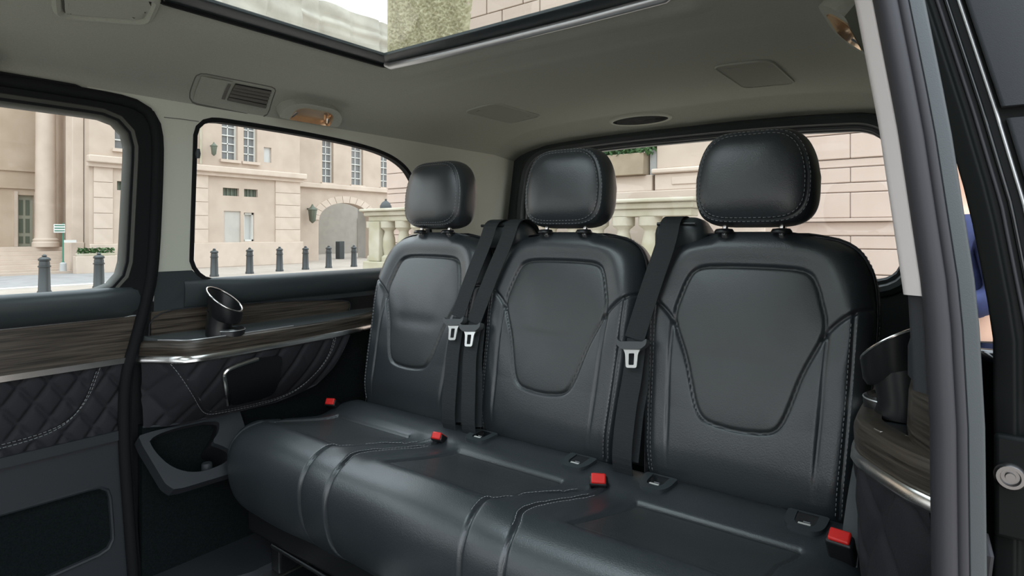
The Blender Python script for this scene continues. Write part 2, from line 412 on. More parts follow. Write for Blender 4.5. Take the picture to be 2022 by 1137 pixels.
# ---- floor
floor = tag(mesh('floor', *box(-0.82, 0.82, -1.4, 2.12, 0.05, 0.10), 'carpet', smooth=False), 'dark carpeted van floor under the bench', 'floor', kind='structure')
for x in (-0.58, -0.22, 0.22, 0.58):
    mesh('seat_rail', *box(x-0.024, x+0.024, 0.1, 2.0, 0.10, 0.106), 'steel', floor, bevel=0.002)
mesh('door_sill', *box(0.70, 0.835, -0.6, 0.66, 0.03, 0.108), 'grey_plastic', floor, bevel=0.01)
mesh('tray', *prism(rpoly([(-0.79, 0.62), (-0.66, 0.66), (-0.64, 0.74), (-0.60, 0.80), (-0.60, 1.05), (-0.79, 1.05)], 0.03), [], lambda a, b, d: (a, b, d), 0.10, 0.125), 'grey_plastic', floor, bevel=0.004)

# ------------------------------------------------------------------ far sliding door (door_1)
door = tag(empty('door_1', (-0.80, 0.1, 0.1)), 'closed far sliding door with wood, chrome and quilted trim', 'door', kind='structure')
DOOR = chaikin([(-0.7, 0.12), (0.616, 0.12), (0.602, 0.31), (0.591, 0.495), (0.595, 0.63), (0.616, 0.70), (0.640, 0.80), (0.653, 0.875), (0.648, 1.14), (0.643, 1.215), (0.628, 1.265), (0.58, 1.277), (0.50, 1.279), (-0.7, 1.279)], 1)
seamP = chaikin([(0.616, 0.10), (0.602, 0.31), (0.591, 0.495), (0.595, 0.63), (0.616, 0.70), (0.640, 0.80), (0.653, 0.875), (0.648, 1.14), (0.643, 1.215), (0.625, 1.262), (0.58, 1.277), (0.50, 1.279), (-0.7, 1.279)], 2, False)
w1 = resample(WIN1, 0.03, True)
# black window surround (upper door)
upper = [(-0.7, 0.775), (0.630, 0.775)]+[p for p in DOOR if p[1] > 0.78 and p[0] > 0.45]+[(-0.7, 1.279)]
mesh('window_surround', *prism(upper, [offset_loop(w1, 0.006)], far, 0.012, -0.02), 'black_rubber', door, smooth=False)
mesh('window_reveal', *sweep(w1, [(0.021, 0.0125), (0.019, 0.0145), (0.012, 0.012), (0.004, 0.004), (0.0, -0.004), (-0.002, -0.02)], far), 'reveal', door)
# rounded sill
sec = [(0.014, 0.842), (0.022, 0.840), (0.032, 0.832), (0.037, 0.818), (0.034, 0.80), (0.024, 0.782), (0.010, 0.770), (0.0, 0.766)]
n = 26; V = []; F = []
for i in range(n):
    y = -0.7+(0.636+0.7)*i/(n-1); k = sm((0.66-y)/0.08)
    for o, z in sec: V.append((-(0.80-0.0-o*k), min(y, 0.60+0.42*(z-0.70) if z < 0.79 else y), z))
for i in range(n-1):
    for j in range(len(sec)-1): F.append((i*len(sec)+j, i*len(sec)+j+1, (i+1)*len(sec)+j+1, (i+1)*len(sec)+j))
mesh('sill', V, F, 'dark_plastic', door)
# wood, chrome
mesh('wood_trim', *prism([(-0.7, 0.673), (0.602, 0.670), (0.618, 0.70), (0.630, 0.768), (-0.7, 0.765)], [], far, 0.006, -0.01), 'wood', door, bevel=0.003)
mesh('wood_edge', *tube([far(-0.7, 0.7665, 0.006), far(0.632, 0.770, 0.006)], 0.0018, 6), 'silver_trim', door)
mesh('chrome_strip', *prism([(-0.7, 0.659), (0.592, 0.659), (0.599, 0.672), (-0.7, 0.673)], [], far, 0.013, -0.01), 'chrome', door, bevel=0.004)
# quilted panel with stitched seam
def quilt_h(a, b, wx, wz, k2=1.0, amp=0.006, k1=1.0):
    p1 = a/wx+b/wz; p2 = a/wx-b/wz
    d1 = np.abs(p1-np.round(p1)); d2 = np.abs(p2-np.round(p2))
    g = amp*(1-k1*np.exp(-(d1/0.10)**2))*(1-k2*np.exp(-(d2/0.10)**2))
    return g+0.003*np.sqrt(np.maximum(d1*d2*4, 0))
def heightmesh(a0, a1, b0, b1, na, nb, hf, mp, keep=None):
    A, B = np.meshgrid(np.linspace(a0, a1, na), np.linspace(b0, b1, nb), indexing='ij')
    P = np.stack([A.ravel(), B.ravel()], 1); h = hf(P)
    V = [mp(p[0], p[1], hh) for p, hh in zip(P, h)]
    ok = keep(P) if keep is not None else np.ones(len(P), bool)
    F = []
    for i in range(na-1):
        for j in range(nb-1):
            q = (i*nb+j, (i+1)*nb+j, (i+1)*nb+j+1, i*nb+j+1)
            if ok[q[0]] and ok[q[1]] and ok[q[2]] and ok[q[3]]: F.append(q)
    used = sorted({i for f in F for i in f}); idx = {v: i for i, v in enumerate(used)}
    return [V[i] for i in used], [tuple(idx[i] for i in f) for f in F]
DS = chaikin([(0.545, 0.664), (0.538, 0.645), (0.518, 0.585), (0.479, 0.540), (0.414, 0.524), (0.30, 0.522), (0.0, 0.535), (-0.3, 0.56), (-0.7, 0.60)], 2, False)
def hq(P):
    d = poly_dist(P, DS, False)
    h = quilt_h(P[:, 0], P[:, 1], 0.056, 0.080)
    k = np.exp(-(d/0.010)**2)
    return h*(1-k)+k*0.006-0.006*np.exp(-(d/0.0022)**2)
mesh('quilted_panel', *heightmesh(-0.25, 0.592, 0.497, 0.66, 230, 62, hq, lambda a, b, d: far(a, b, d)), 'quilt', door, sharp=0)
for s in (-0.0045, 0.0045):
    P = [far(a, b, 0.006) for a, b in DS if b < 0.655 and a > -0.25]
    P = [(x, y+s*(0.8), z+s*0.8) for x, y, z in P]
    stitches(P, 0.006, 0.003, 0.0006).build('stitching', 'stitch', door)
# lower plastic with carpet pocket
mesh('lower_band', *prism([(-0.7, 0.478), (0.591, 0.478), (0.592, 0.500), (-0.7, 0.503)], [], far, 0.012, -0.01), 'grey_plastic', door, bevel=0.005)
pocket = rpoly([(-0.5, 0.39), (0.562, 0.375), (0.572, 0.222), (0.40, 0.208), (-0.5, 0.19)], 0.03)
mesh('lower_panel', *prism([(-0.7, 0.10), (0.612, 0.10), (0.602, 0.31), (0.592, 0.478), (-0.7, 0.478)], [pocket], far, 0.004, -0.01), 'grey_plastic', door, smooth=False)
mesh('carpet_pocket', *prism(pocket, [], far, -0.002, -0.01), 'carpet', door, smooth=False)
mesh('pocket_rim', *sweep(resample(pocket, 0.02, True), [(0.006, 0.004), (0.003, 0.008), (-0.001, 0.006), (-0.002, -0.003)], far), 'grey_plastic', door)
# rubber seal along the door's rear edge
mesh('door_seal', *tube([far(a, b, 0.010) for a, b in resample(seamP, 0.03)], 0.013, 10), 'black_rubber', door)
mesh('seal_lip', *tube([far(a+(0.013 if a > 0.5 else 0), b+(0.0 if a > 0.5 else 0.013), 0.010) for a, b in resample(seamP, 0.03)], 0.004, 8), 'black_rubber', door)

# ------------------------------------------------------------------ far quarter trim under the window
LP = [(-0.797, 0.622), (-0.765, 0.644), (-0.735, 0.665), (-0.695, 0.686), (-0.683, 0.715), (-0.682, 0.75), (-0.682, 0.80), (-0.688, 0.95), (-0.704, 1.12), (-0.73, 1.26), (-0.77, 1.38)]
LP = chaikin(LP, 1, False)
lp = plan(LP, -1)
wood_sec = [(-0.02, 0.671), (0.0, 0.671), (0.003, 0.680), (0.004, 0.694), (0.001, 0.703), (-0.006, 0.7065), (-0.014, 0.7055), (-0.016, 0.699), (-0.02, 0.69)]
mesh('ledge_trim', *extrude_path(wood_sec, lp, True), 'wood', wall_left)
mesh('ledge_edge', *tube([(x+nx*-0.010, y+ny*-0.010, 0.708) for x, y, nx, ny in lp[3:-6]], 0.0018, 6), 'silver_trim', wall_left)
mesh('chrome_strip', *extrude_path([(-0.02, 0.653), (0.004, 0.653), (0.008, 0.657), (0.007, 0.667), (0.003, 0.671), (-0.02, 0.671)], lp, True), 'chrome', wall_left)
tray = [(x+nx*-0.012, y+ny*-0.012) for x, y, nx, ny in lp]+[(-0.80, 1.38), (-0.80, 0.63)]
mesh('ledge_tray', *prism(tray, [], lambda a, b, d: (a, b, d+(-0.69-a)*0.17), 0.698, 0.68), 'ledge_grey', wall_left, smooth=False)
mesh('wood_trim', *prism(rpoly([(0.655, 0.698), (1.235, 0.698), (1.262, 0.735), (1.243, 0.752), (1.02, 0.768), (0.80, 0.775), (0.655, 0.775)], [0, 0.01, 0.01, 0.012, 0.1, 0.1, 0.006]), [], far, 0.006, -0.01), 'wood', wall_left, bevel=0.003)
mesh('wood_edge', *tube([far(a, b, 0.0075) for a, b in chaikin([(0.648, 0.698), (0.652, 0.774), (0.80, 0.777), (1.02, 0.770), (1.246, 0.753), (1.266, 0.735), (1.24, 0.69), (1.20, 0.62)], 2, False)], 0.0016, 6), 'grey_plastic', wall_left)
mesh('socket', *box(-0.745, -0.722, 0.700, 0.742, 0.697, 0.702), 'black_plastic', wall_left, bevel=0.002)
mesh('wall_base', *box(-0.817, -0.803, 0.54, 2.11, 0.06, 0.80), 'black_plastic', wall_left, smooth=False)
# quilted panel: from the chrome (x of the ledge) down to z = .485 near the wall
def xq(y, z):
    xl = np.interp(y, [p[1] for p in LP], [p[0] for p in LP])
    t = (0.658-z)/0.18
    return xl*(1-t)+(-0.775)*t-0.003+0.02*math.sin(math.pi*min(max(t, 0), 1))*sm((y-0.63)/0.1)
QS = chaikin([(0.672, 0.655), (0.70, 0.60), (0.738, 0.540), (0.768, 0.505), (0.80, 0.496), (0.95, 0.490), (1.03, 0.505), (1.085, 0.56), (1.12, 0.61), (1.135, 0.655)], 3, False)
def hq2(P):
    d = poly_dist(P, QS, False)
    k2 = np.clip((0.70-P[:, 0])/0.03, 0, 1)*1.0
    h = quilt_h(P[:, 0], P[:, 1], 0.075, 0.105, 1.0, 0.006, 1.0)*k2+(1-k2)*quilt_h(P[:, 0], -P[:, 1], 0.075, 0.115, 0.0, 0.006, 1.0)
    k = np.exp(-(d/0.010)**2)
    return h*(1-k)+k*0.006-0.006*np.exp(-(d/0.002)**2)
def botcurve(y): return np.interp(y, [0.6, 0.69, 0.78, 0.86, 0.985, 1.095, 1.14, 1.2], [0.503, 0.491, 0.486, 0.484, 0.484, 0.51, 0.56, 0.655])
mesh('quilted_panel', *heightmesh(0.628, 1.20, 0.482, 0.658, 150, 60, hq2, lambda a, b, d: (xq(a, b)+d, a, b), keep=lambda P: P[:, 1] > botcurve(P[:, 0])-0.002), 'quilt', wall_left, sharp=0)
for s in (-0.005, 0.005):
    stitches([(xq(a, b)+0.0065, a+s*0.8, b+s*0.5) for a, b in QS if b > botcurve(a)+0.004], 0.006, 0.003, 0.0006).build('stitching', 'stitch', wall_left)
mesh('panel_edge', *tube([(xq(y, botcurve(y))+0.004, y, float(botcurve(y))) for y in np.linspace(0.628, 1.2, 40)], 0.003, 8), 'grey_plastic', wall_left)
# plain dark panel behind the quilt, down to the floor
mesh('lower_side', *prism([(0.628, 0.10), (2.1, 0.10), (2.1, 0.70), (1.14, 0.70), (1.13, 0.55), (1.05, 0.50), (0.628, 0.50)], [], far, 0.022, -0.005), 'carpet', wall_left, smooth=False)
# loudspeaker cover with chrome corner
SPK = rpoly([(0.775, 0.624), (0.835, 0.640), (0.945, 0.634), (0.952, 0.512), (0.825, 0.508)], [0.02, 0.012, 0.015, 0.02, 0.025])
def spm(a, b, d): return (xq(a, b)+d, a, b)
mesh('speaker_grille', *prism(resample(SPK, 0.012, True), [], spm, 0.014, 0.0), 'black_plastic', wall_left, bevel=0.003)
c = chaikin([(0.868, 0.638), (0.835, 0.634), (0.79, 0.626), (0.778, 0.615), (0.782, 0.600), (0.80, 0.55), (0.815, 0.520)], 2, False)
mesh('speaker_trim', *tube([spm(a, b, 0.016) for a, b in c], 0.0058, 8), 'chrome', wall_left)

# storage pocket with cup hollow (tilted rim)
def pkt(a, s, d):      # a = y, s = 0 (top, at the wall) .. 1 (front lip)
    x = -0.79+0.11*s; z = 0.49-0.13*s
    return (x+d*0.763, a, z+d*0.646)
storage = wall_left
PO = rpoly([(0.615, 0.10), (0.618, 0.28), (0.640, 0.90), (0.655, 1.03), (0.86, 1.06), (0.87, 0.10)], 0.03)
PI = chaikin([(0.634, 0.14), (0.638, 0.40), (0.665, 0.72), (0.715, 0.90), (0.790, 0.88), (0.812, 0.72), (0.79, 0.58), (0.770, 0.50), (0.80, 0.36), (0.81, 0.14)], 2)
mesh('pocket_rim', *prism(resample(PO, 0.03, True), [resample(PI, 0.02, True)], lambda a, s, d: pkt(a, s, d), 0.012, -0.022), 'grey_plastic', wall_left, bevel=0.005)
mesh('pocket_well', *sweep(resample(PI, 0.02, True), [(0.002, 0.004), (-0.006, -0.03), (-0.01, -0.085), (-0.03, -0.09)], pkt), 'black_plastic', wall_left)
mesh('pocket_clip', *lathe([(0.012, 0), (0.014, 0.004), (0.013, 0.03), (0.011, 0.034)], (-0.712, 0.752, 0.355), 14), 'grey_plastic', wall_left)

# ------------------------------------------------------------------ near quarter panel (beside the open door)
LN = chaikin([(0.80, 0.826), (0.785, 0.838), (0.767, 0.854), (0.735, 0.896), (0.703, 0.946), (0.698, 1.0), (0.70, 1.15), (0.71, 1.4)], 1, False)
ln = plan(LN, 1)
mesh('ledge_trim', *extrude_path([(-0.03, 0.671), (0.0, 0.671), (0.003, 0.680), (0.004, 0.70), (0.0, 0.712), (-0.010, 0.717), (-0.03, 0.715)], ln, True), 'wood', wall_right)
mesh('chrome_strip', *extrude_path([(-0.02, 0.652), (0.004, 0.652), (0.008, 0.657), (0.007, 0.667), (0.003, 0.671), (-0.02, 0.671)], ln, True), 'chrome', wall_right)
mesh('ledge_tray', *prism([(x+nx*-0.02, y+ny*-0.02) for x, y, nx, ny in ln]+[(0.80, 1.4), (0.80, 0.83)], [], lambda a, b, d: (a, b, d), 0.708, 0.68), 'dark_plastic', wall_right, smooth=False)
LU = [(0.808, 0.806), (0.80, 0.818), (0.79, 0.838), (0.775, 0.866), (0.768, 0.90), (0.766, 1.0), (0.77, 1.3)]
mesh('wood_trim', *extrude_path([(-0.03, 0.700), (0.0, 0.700), (0.004, 0.73), (0.002, 0.775), (-0.002, 0.79), (-0.03, 0.79)], plan(LU, 1), True), 'wood', wall_right)
mesh('upper_cover', *extrude_path([(-0.03, 0.79), (0.003, 0.793), (0.003, 0.83), (-0.012, 0.875), (-0.03, 0.88)], plan(LU, 1), True), 'grey_plastic', wall_right)
mesh('switch_panel', *box(0.735, 0.765, 0.91, 0.955, 0.708, 0.714), 'black_plastic', wall_right, bevel=0.003)
mesh('switch_trim', *tube([(0.765, 0.905, 0.714), (0.735, 0.905, 0.714), (0.728, 0.915, 0.714)], 0.0016, 6), 'chrome', wall_right)
def xq2(y, z, d=0.0):
    x0 = np.interp(y, [p[1] for p in LN], [p[0] for p in LN]); t = (0.655-z)/0.5
    return x0+0.03*t-d+0.002
mesh('quilted_panel', *heightmesh(0.830, 1.35, 0.12, 0.655, 150, 120, lambda P: quilt_h(P[:, 0], P[:, 1], 0.075, 0.15, 1.0, 0.006), lambda a, b, d: (xq2(a, b, d*0.9), a-d*0.3, b)), 'quilt', wall_right, sharp=0)
mesh('wall_base', *box(0.80, 0.815, 0.72, 2.11, 0.06, 0.80), 'black_plastic', wall_right, smooth=False)

# ------------------------------------------------------------------ near door pillar (trim, seals, jamb) and open sliding door
def xb(z): return float(np.interp(z, [0.0, 0.5, 0.80, 0.91, 1.07, 1.20, 1.30], [0.800, 0.800, 0.797, 0.792, 0.772, 0.751, 0.728]))
pil = tag(empty('trim_1', (0.80, 0.70, 0.1)), 'near door pillar with pale trim strip and dark rubber seals', 'pillar', kind='structure')
def vert(sec, z0, z1, n=30, off=xb):
    V = []; m = len(sec)
    zs = np.linspace(z0, z1, n)
    for z in zs:
        for a, b in sec: V.append((off(z)+a, b, z))
    F = [(i*m+k, i*m+(k+1) % m, (i+1)*m+(k+1) % m, (i+1)*m+k) for i in range(n-1) for k in range(m)]
    F += [tuple(range(m)), tuple((n-1)*m+k for k in range(m-1, -1, -1))]
    return V, F
mesh('pale_strip', *vert(rpoly([(-0.0165, 0.668), (0.0, 0.660), (0.002, 0.80), (-0.004, 0.82)], [0.005, 0.004, 0.002, 0.002], 4), 0.913, 1.32), 'pale_trim', pil, recalc=True)
mesh('lower_trim', *vert(rpoly([(-0.014, 0.680), (0.0, 0.672), (0.002, 0.80), (0.0, 0.82)], [0.005, 0.004, 0.002, 0.002], 4), 0.822, 0.913), 'grey_plastic', pil, recalc=True)
def bump(x, y, r, k=1.0, n=12): return [(x+r*math.cos(2*math.pi*i/n)*k, y+r*math.sin(2*math.pi*i/n)) for i in range(n)]
mesh('door_seal', *vert(bump(0.009, 0.664, 0.012, 0.85), 0.06, 1.32), 'rubber', pil, sharp=0, recalc=True)
mesh('seal_groove', *vert([(0.010, 0.672), (0.030, 0.672), (0.030, 0.72), (0.010, 0.72)], 0.06, 1.32), 'black_rubber', pil, smooth=False, recalc=True)
mesh('seal_lip', *vert(bump(0.0215, 0.666, 0.0052), 0.06, 1.32), 'rubber', pil, sharp=0, recalc=True)
mesh('jamb_edge', *vert(rpoly([(0.0265, 0.664), (0.039, 0.672), (0.039, 0.75), (0.0265, 0.75)], 0.003, 3), 0.06, 1.32), 'dark_plastic', pil, recalc=True)
# the open sliding door, pushed back along the outside
def xd(z): return float(np.interp(z, [-0.1, 0.3, 0.72, 0.87, 1.0, 1.10, 1.227, 1.30], [0.842, 0.844, 0.846, 0.845, 0.825, 0.802, 0.770, 0.750]))
d2 = tag(empty('door_2', (0.9, 1.3, -0.1)), 'open black sliding door pushed back outside the van', 'door', kind='structure')
def slab(sec, z0, z1, n=36):
    V = []; m = len(sec); zs = np.linspace(z0, z1, n)
    for z in zs:
        for a, y in sec: V.append((xd(z)+a+0.05*(y-0.8), y, z))
    F = [(i*m+k, i*m+(k+1) % m, (i+1)*m+(k+1) % m, (i+1)*m+k) for i in range(n-1) for k in range(m)]
    F += [tuple(range(m)), tuple((n-1)*m+k for k in range(m-1, -1, -1))]
    return V, F
mesh('door_leaf', *slab(rpoly([(0.0, 0.80), (0.018, 0.795), (0.020, 0.803), (0.125, 0.803), (0.125, 1.95), (0.004, 1.95)], [0.004, 0.003, 0.003, 0.01, 0.01, 0.01], 4), -0.1, 1.30), 'black_paint', d2, recalc=True)
mesh('outer_skin', *slab(rpoly([(0.126, 0.806), (0.135, 0.812), (0.137, 1.94), (0.126, 1.95)], 0.004, 3), -0.1, 1.30), 'gloss_black', d2, recalc=True)
mesh('edge_seal', *slab(bump(0.0270, 0.802, 0.0018), 0.80, 1.29), 'rubber', d2, sharp=0, recalc=True)
mesh('edge_rib', *slab(bump(0.0345, 0.802, 0.0022), 0.70, 1.29), 'gloss_black', d2, sharp=0, recalc=True)
mesh('edge_rib', *slab(bump(0.0450, 0.802, 0.0018), 0.95, 1.29), 'silver_trim', d2, sharp=0, recalc=True)
mesh('inner_cover', *slab(rpoly([(0.050, 0.790), (0.122, 0.790), (0.122, 0.802), (0.050, 0.802)], 0.004, 3), 1.10, 1.29), 'grey_plastic', d2, recalc=True)
mesh('inner_cover', *slab(rpoly([(0.051, 0.794), (0.122, 0.794), (0.122, 0.802), (0.051, 0.802)], 0.004, 3), 0.90, 1.088), 'grey_plastic', d2, recalc=True)
mesh('latch_plate', *box(0.846, 0.90, 0.788, 0.80, 0.66, 0.765), 'black_paint', d2, bevel=0.004)
def ylathe(prof, c, n=24):
    V, F = lathe(prof, (0, 0, 0), n)
    return [(c[0]+x, c[1]-z, c[2]+y) for x, y, z in V], F
lk = mesh('latch', *ylathe([(0.0, 0.0), (0.0135, 0.0), (0.0135, 0.004), (0.0115, 0.007), (0.0085, 0.007), (0.0075, 0.003), (0.0045, 0.003), (0.004, 0.006), (0.0, 0.006)], (0.8585, 0.788, 0.725)), 'lock_metal', d2)
mesh('screw', *ylathe([(0.0, 0), (0.003, 0), (0.003, 0.003), (0.0, 0.004)], (0.8735, 0.788, 0.724), 12), 'lock_metal', d2)
mesh('hinge_arm', *tube([(0.838, 0.80, 0.655), (0.842, 0.785, 0.64), (0.840, 0.79, 0.615), (0.835, 0.80, 0.60)], 0.004, 8), 'rubber', d2)
mesh('roller_bracket', *box(0.834, 0.850, 0.775, 0.80, 0.53, 0.572), 'lock_metal', d2, bevel=0.003)
# rear corner of the body, outside
tag(mesh('trim_2', *box(0.818, 0.98, 2.0, 2.16, -0.3, 0.665), 'gloss_black', bevel=0.03), 'black painted rear corner of the van body', 'body corner', kind='structure')
tag(mesh('trim_3', *box(0.818, 0.835, 0.72, 2.0, -0.3, 0.10), 'gloss_black', bevel=0.005), 'black painted lower side of the van body', 'body side', kind='structure')

# ------------------------------------------------------------------ fittings on the headliner
def onceil(a, b, d): return (a, b, zc(a, b)-d)
def ceil_grid(x0, x1, y0, y1): return [(x, y) for x, y in resample(rpoly([(x0, y0), (x1, y0), (x1, y1), (x0, y1)], 0.025), 0.015, True)]
def quadpatch(q, d, n=14):
    """thin sheet that follows the curved headliner between four plan corners"""
    q = [np.array(p) for p in q]
    def fn(u, v):
        p = (q[0]*(1-u)+q[1]*u)*(1-v)+(q[3]*(1-u)+q[2]*u)*v
        return onceil(p[0], p[1], d)
    return grid(fn, n, n)
def rimline(q, r, w=0.0016, d=0.0015):
    lo = resample(rpoly(q, r), 0.012, True)
    return sweep(lo, [(w, -0.001), (w*0.6, d), (-w*0.6, d), (-w, -0.001)], onceil)
t = tag(empty('air_vent', (-0.44, 0.43, 1.38)), 'square grey roof vent cover with double rim beside the sunroof corner', 'vent')
Q1 = [(-0.540, 0.385), (-0.43, 0.350), (-0.335, 0.485), (-0.47, 0.520)]
lo = resample(rpoly(Q1, 0.03), 0.012, True)
mesh('rim', *sweep(lo, [(0.004, -0.001), (0.002, 0.006), (-0.004, 0.009), (-0.010, 0.006), (-0.012, 0.001)], onceil), 'headliner', t)
mesh('cover', *sweep(offset_loop(lo, -0.016), [(0.001, 0.0), (0.0, 0.0045), (-0.01, 0.006), (-0.03, 0.006), (-0.05, 0.006)], onceil), 'headliner', t)
mesh('cover_line', *sweep(offset_loop(lo, -0.0135), [(0.0016, 0.0), (0.001, 0.0022), (-0.001, 0.0022), (-0.0016, 0.0)], onceil), 'line_grey', t)
t = tag(empty('air_vent', (-0.68, 0.82, 1.33)), 'slatted grey air vent in the roof edge above the quarter window', 'vent')
QV = [(-0.733, 0.715), (-0.640, 0.695), (-0.636, 0.90), (-0.737, 0.935)]
mesh('rim', *rimline(QV, 0.022), 'line_grey', t)
mesh('plate', *quadpatch([(-0.726, 0.725), (-0.648, 0.708), (-0.645, 0.785), (-0.725, 0.800)], 0.004), 'headliner', t, sharp=0)
mesh('recess', *quadpatch([(-0.712, 0.805), (-0.652, 0.795), (-0.650, 0.893), (-0.715, 0.915)], 0.0015), 'black_plastic', t, sharp=0)
for k in range(5):
    f = (k+0.5)/5; x0 = -0.712+0.060*f; x1 = -0.715+0.065*f; y0 = 0.805-0.010*f; y1 = 0.915-0.022*f
    mesh('slat', *prism([(x0-0.0036, y0), (x0+0.0022, y0), (x1+0.0022, y1), (x1-0.0036, y1)], [], onceil, 0.006, 0.002), 'line_grey', t, smooth=False)
mesh('slider', *quadpatch([(-0.708, 0.788), (-0.652, 0.776), (-0.652, 0.784), (-0.708, 0.797)], 0.006, 5), 'line_grey', t, sharp=0)
for x0, x1, y0, y1, lab in ((-0.52, -0.38, 1.51, 1.78, 'dim grey speaker cover in the headliner over the far half of the bench'), (0.312, 0.452, 1.52, 1.80, 'grey speaker cover in the headliner over the seat beside the open door')):
    t = tag(empty('speaker_cover', ((x0+x1)/2, (y0+y1)/2, 1.37)), lab, 'speaker cover')
    Qs = [(x0, y0), (x1, y0), (x1, y1), (x0, y1)]
    mesh('rim', *rimline(Qs, 0.035, 0.003, 0.004), 'headliner', t)
    mesh('grille', *sweep(offset_loop(resample(rpoly(Qs, 0.035), 0.012, True), -0.002), [(0.0, 0.002), (-0.02, 0.002), (-0.045, 0.002), (-0.066, 0.002)], onceil), 'grille_grey', t, sharp=0)
    mesh('grille', *quadpatch([(x0+0.05, y0+0.05), (x1-0.05, y0+0.05), (x1-0.05, y1-0.05), (x0+0.05, y1-0.05)], 0.0018), 'grille_grey', t, sharp=0)
t = tag(empty('roof_fitting', (-0.105, 1.995, 1.385)), 'oval black roof recess with pale rim above the rear window', 'roof recess')
ov = [(-0.105+0.108*math.cos(a)+0.014*math.sin(a), 1.995+0.032*math.sin(a)) for a in np.linspace(0, 2*math.pi, 40, endpoint=False)]
mesh('rim', *sweep(ov, [(0.010, -0.001), (0.007, 0.004), (0.0, 0.006), (-0.004, 0.006), (-0.004, 0.0)], onceil), 'headliner_pale', t)
mesh('recess', *sweep(offset_loop(ov, -0.004), [(0.0, 0.005), (-0.01, 0.0065), (-0.02, 0.0065), (-0.027, 0.0065)], onceil), 'black_paint', t, sharp=0)

def grab_handle(c, side, label, L=0.10):
    c = Vector(c); n = Vector((-side*0.67, 0, -0.74)); bv = Vector((-side*0.74, 0, 0.67))
    def mp(a, b, d): return tuple(c+Vector((0, a, 0))+bv*b+n*d)
    t = tag(empty('grab_handle', tuple(c)), label, 'grab handle')
    out = rpoly([(-L, -0.030), (L, -0.030), (L*0.98, 0.006), (L*0.62, 0.034), (-L*0.62, 0.034), (-L*0.98, 0.006)], [0.012, 0.012, 0.03, 0.03, 0.03, 0.03], 6)
    hole = rpoly([(-L*0.66, -0.0285), (L*0.66, -0.0285), (L*0.66, 0.002), (L*0.46, 0.019), (-L*0.46, 0.019), (-L*0.66, 0.002)], [0.004, 0.004, 0.02, 0.02, 0.02, 0.02], 5)
    mesh('body', *prism(resample(out, 0.012, True), [hole], mp, 0.010, -0.03), 'headliner', t, bevel=0.005, seg=3)
    mesh('recess', *sweep(hole, [(0.0005, 0.012), (-0.002, 0.002), (-0.005, -0.005), (-0.016, -0.007)], mp), 'tan_metal', t)
    mesh('recess_floor', *prism(offset_loop(hole, -0.004), [], mp, -0.005, -0.012), 'tan_metal', t, smooth=False)
    for s in (-1, 1):
        mesh('pivot', *tube([mp(s*L*0.60, -0.022, 0.002), mp(s*L*0.52, -0.004, 0.003)], 0.006, 8), 'chrome', t)
    return t
grab_handle((-0.679, 1.04, 1.318), -1, 'grey grab handle with a tan metal recess above the quarter window')
grab_handle((-0.679, 0.235, 1.318), -1, 'grey grab handle above the far sliding door window')
grab_handle((0.660, 1.17, 1.330), 1, 'grey grab handle with a tan recess above the near door pillar', 0.13)

# ------------------------------------------------------------------ cup holders
def cup_holder(c, side, label):
    t = tag(empty('cup_holder', c), label, 'cup holder')
    cx, cy, cz = c; s = side
    def ring(r, z, dx=0.0, dy=0.0, tilt=0.0, n=32):
        out = []
        for k in range(n):
            a = 2*math.pi*k/n; x = r*math.cos(a)*1.0; y = r*math.sin(a)*1.02
            out.append((cx-s*(x+dx), cy+y+dy, cz+z-tilt*(0.62*x+0.42*y)))
        return out
    def loft(rings, caps=True):
        n = len(rings[0]); V = [p for r in rings for p in r]
        F = [(i*n+k, i*n+(k+1) % n, (i+1)*n+(k+1) % n, (i+1)*n+k) for i in range(len(rings)-1) for k in range(n)]
        if caps: F += [tuple(range(n)), tuple((len(rings)-1)*n+k for k in range(n-1, -1, -1))]
        return V, F
    # tilted cup: outer wall up, over the rim, inner wall down
    mesh('cup', *loft([ring(0.029, 0.046, -0.008, -0.004, 0.35), ring(0.036, 0.052, -0.002, 0, 0.6), ring(0.040, 0.070, 0, 0, 0.9), ring(0.043, 0.098, 0, 0, 1.0), ring(0.0385, 0.098, 0, 0, 1.0), ring(0.034, 0.066, 0, 0, 0.9), ring(0.026, 0.052, -0.003, 0, 0.6)]), 'black_plastic', t)
    mesh('rim', *tube(ring(0.0415, 0.1005, 0, 0, 1.0), 0.0022, 8, closed=True), 'chrome', t)
    mesh('column', *loft([ring(0.034, 0.002, -0.008, -0.008), ring(0.031, 0.028, -0.010, -0.010), ring(0.034, 0.062, -0.006, -0.004, 0.55)]), 'black_plastic', t)
    mesh('foot', *loft([ring(0.030, 0.0, 0.004, 0.012), ring(0.036, 0.003, 0.004, 0.012), ring(0.037, 0.018, 0.004, 0.012), ring(0.033, 0.025, 0.003, 0.012), ring(0.027, 0.022, 0.003, 0.012)]), 'black_plastic', t)
    mesh('foot_trim', *tube([p for p in ring(0.0365, 0.0205, 0.004, 0.012)][-7:]+ring(0.0365, 0.0205, 0.004, 0.012)[:9], 0.0013, 6), 'silver_trim', t)
    return t
cup_holder((-0.722, 0.803, 0.698), -1, 'black cup holder with a bright rim standing on the far wall ledge')
cup_holder((0.742, 1.02, 0.709), 1, 'black cup holder standing on the ledge beside the open door')

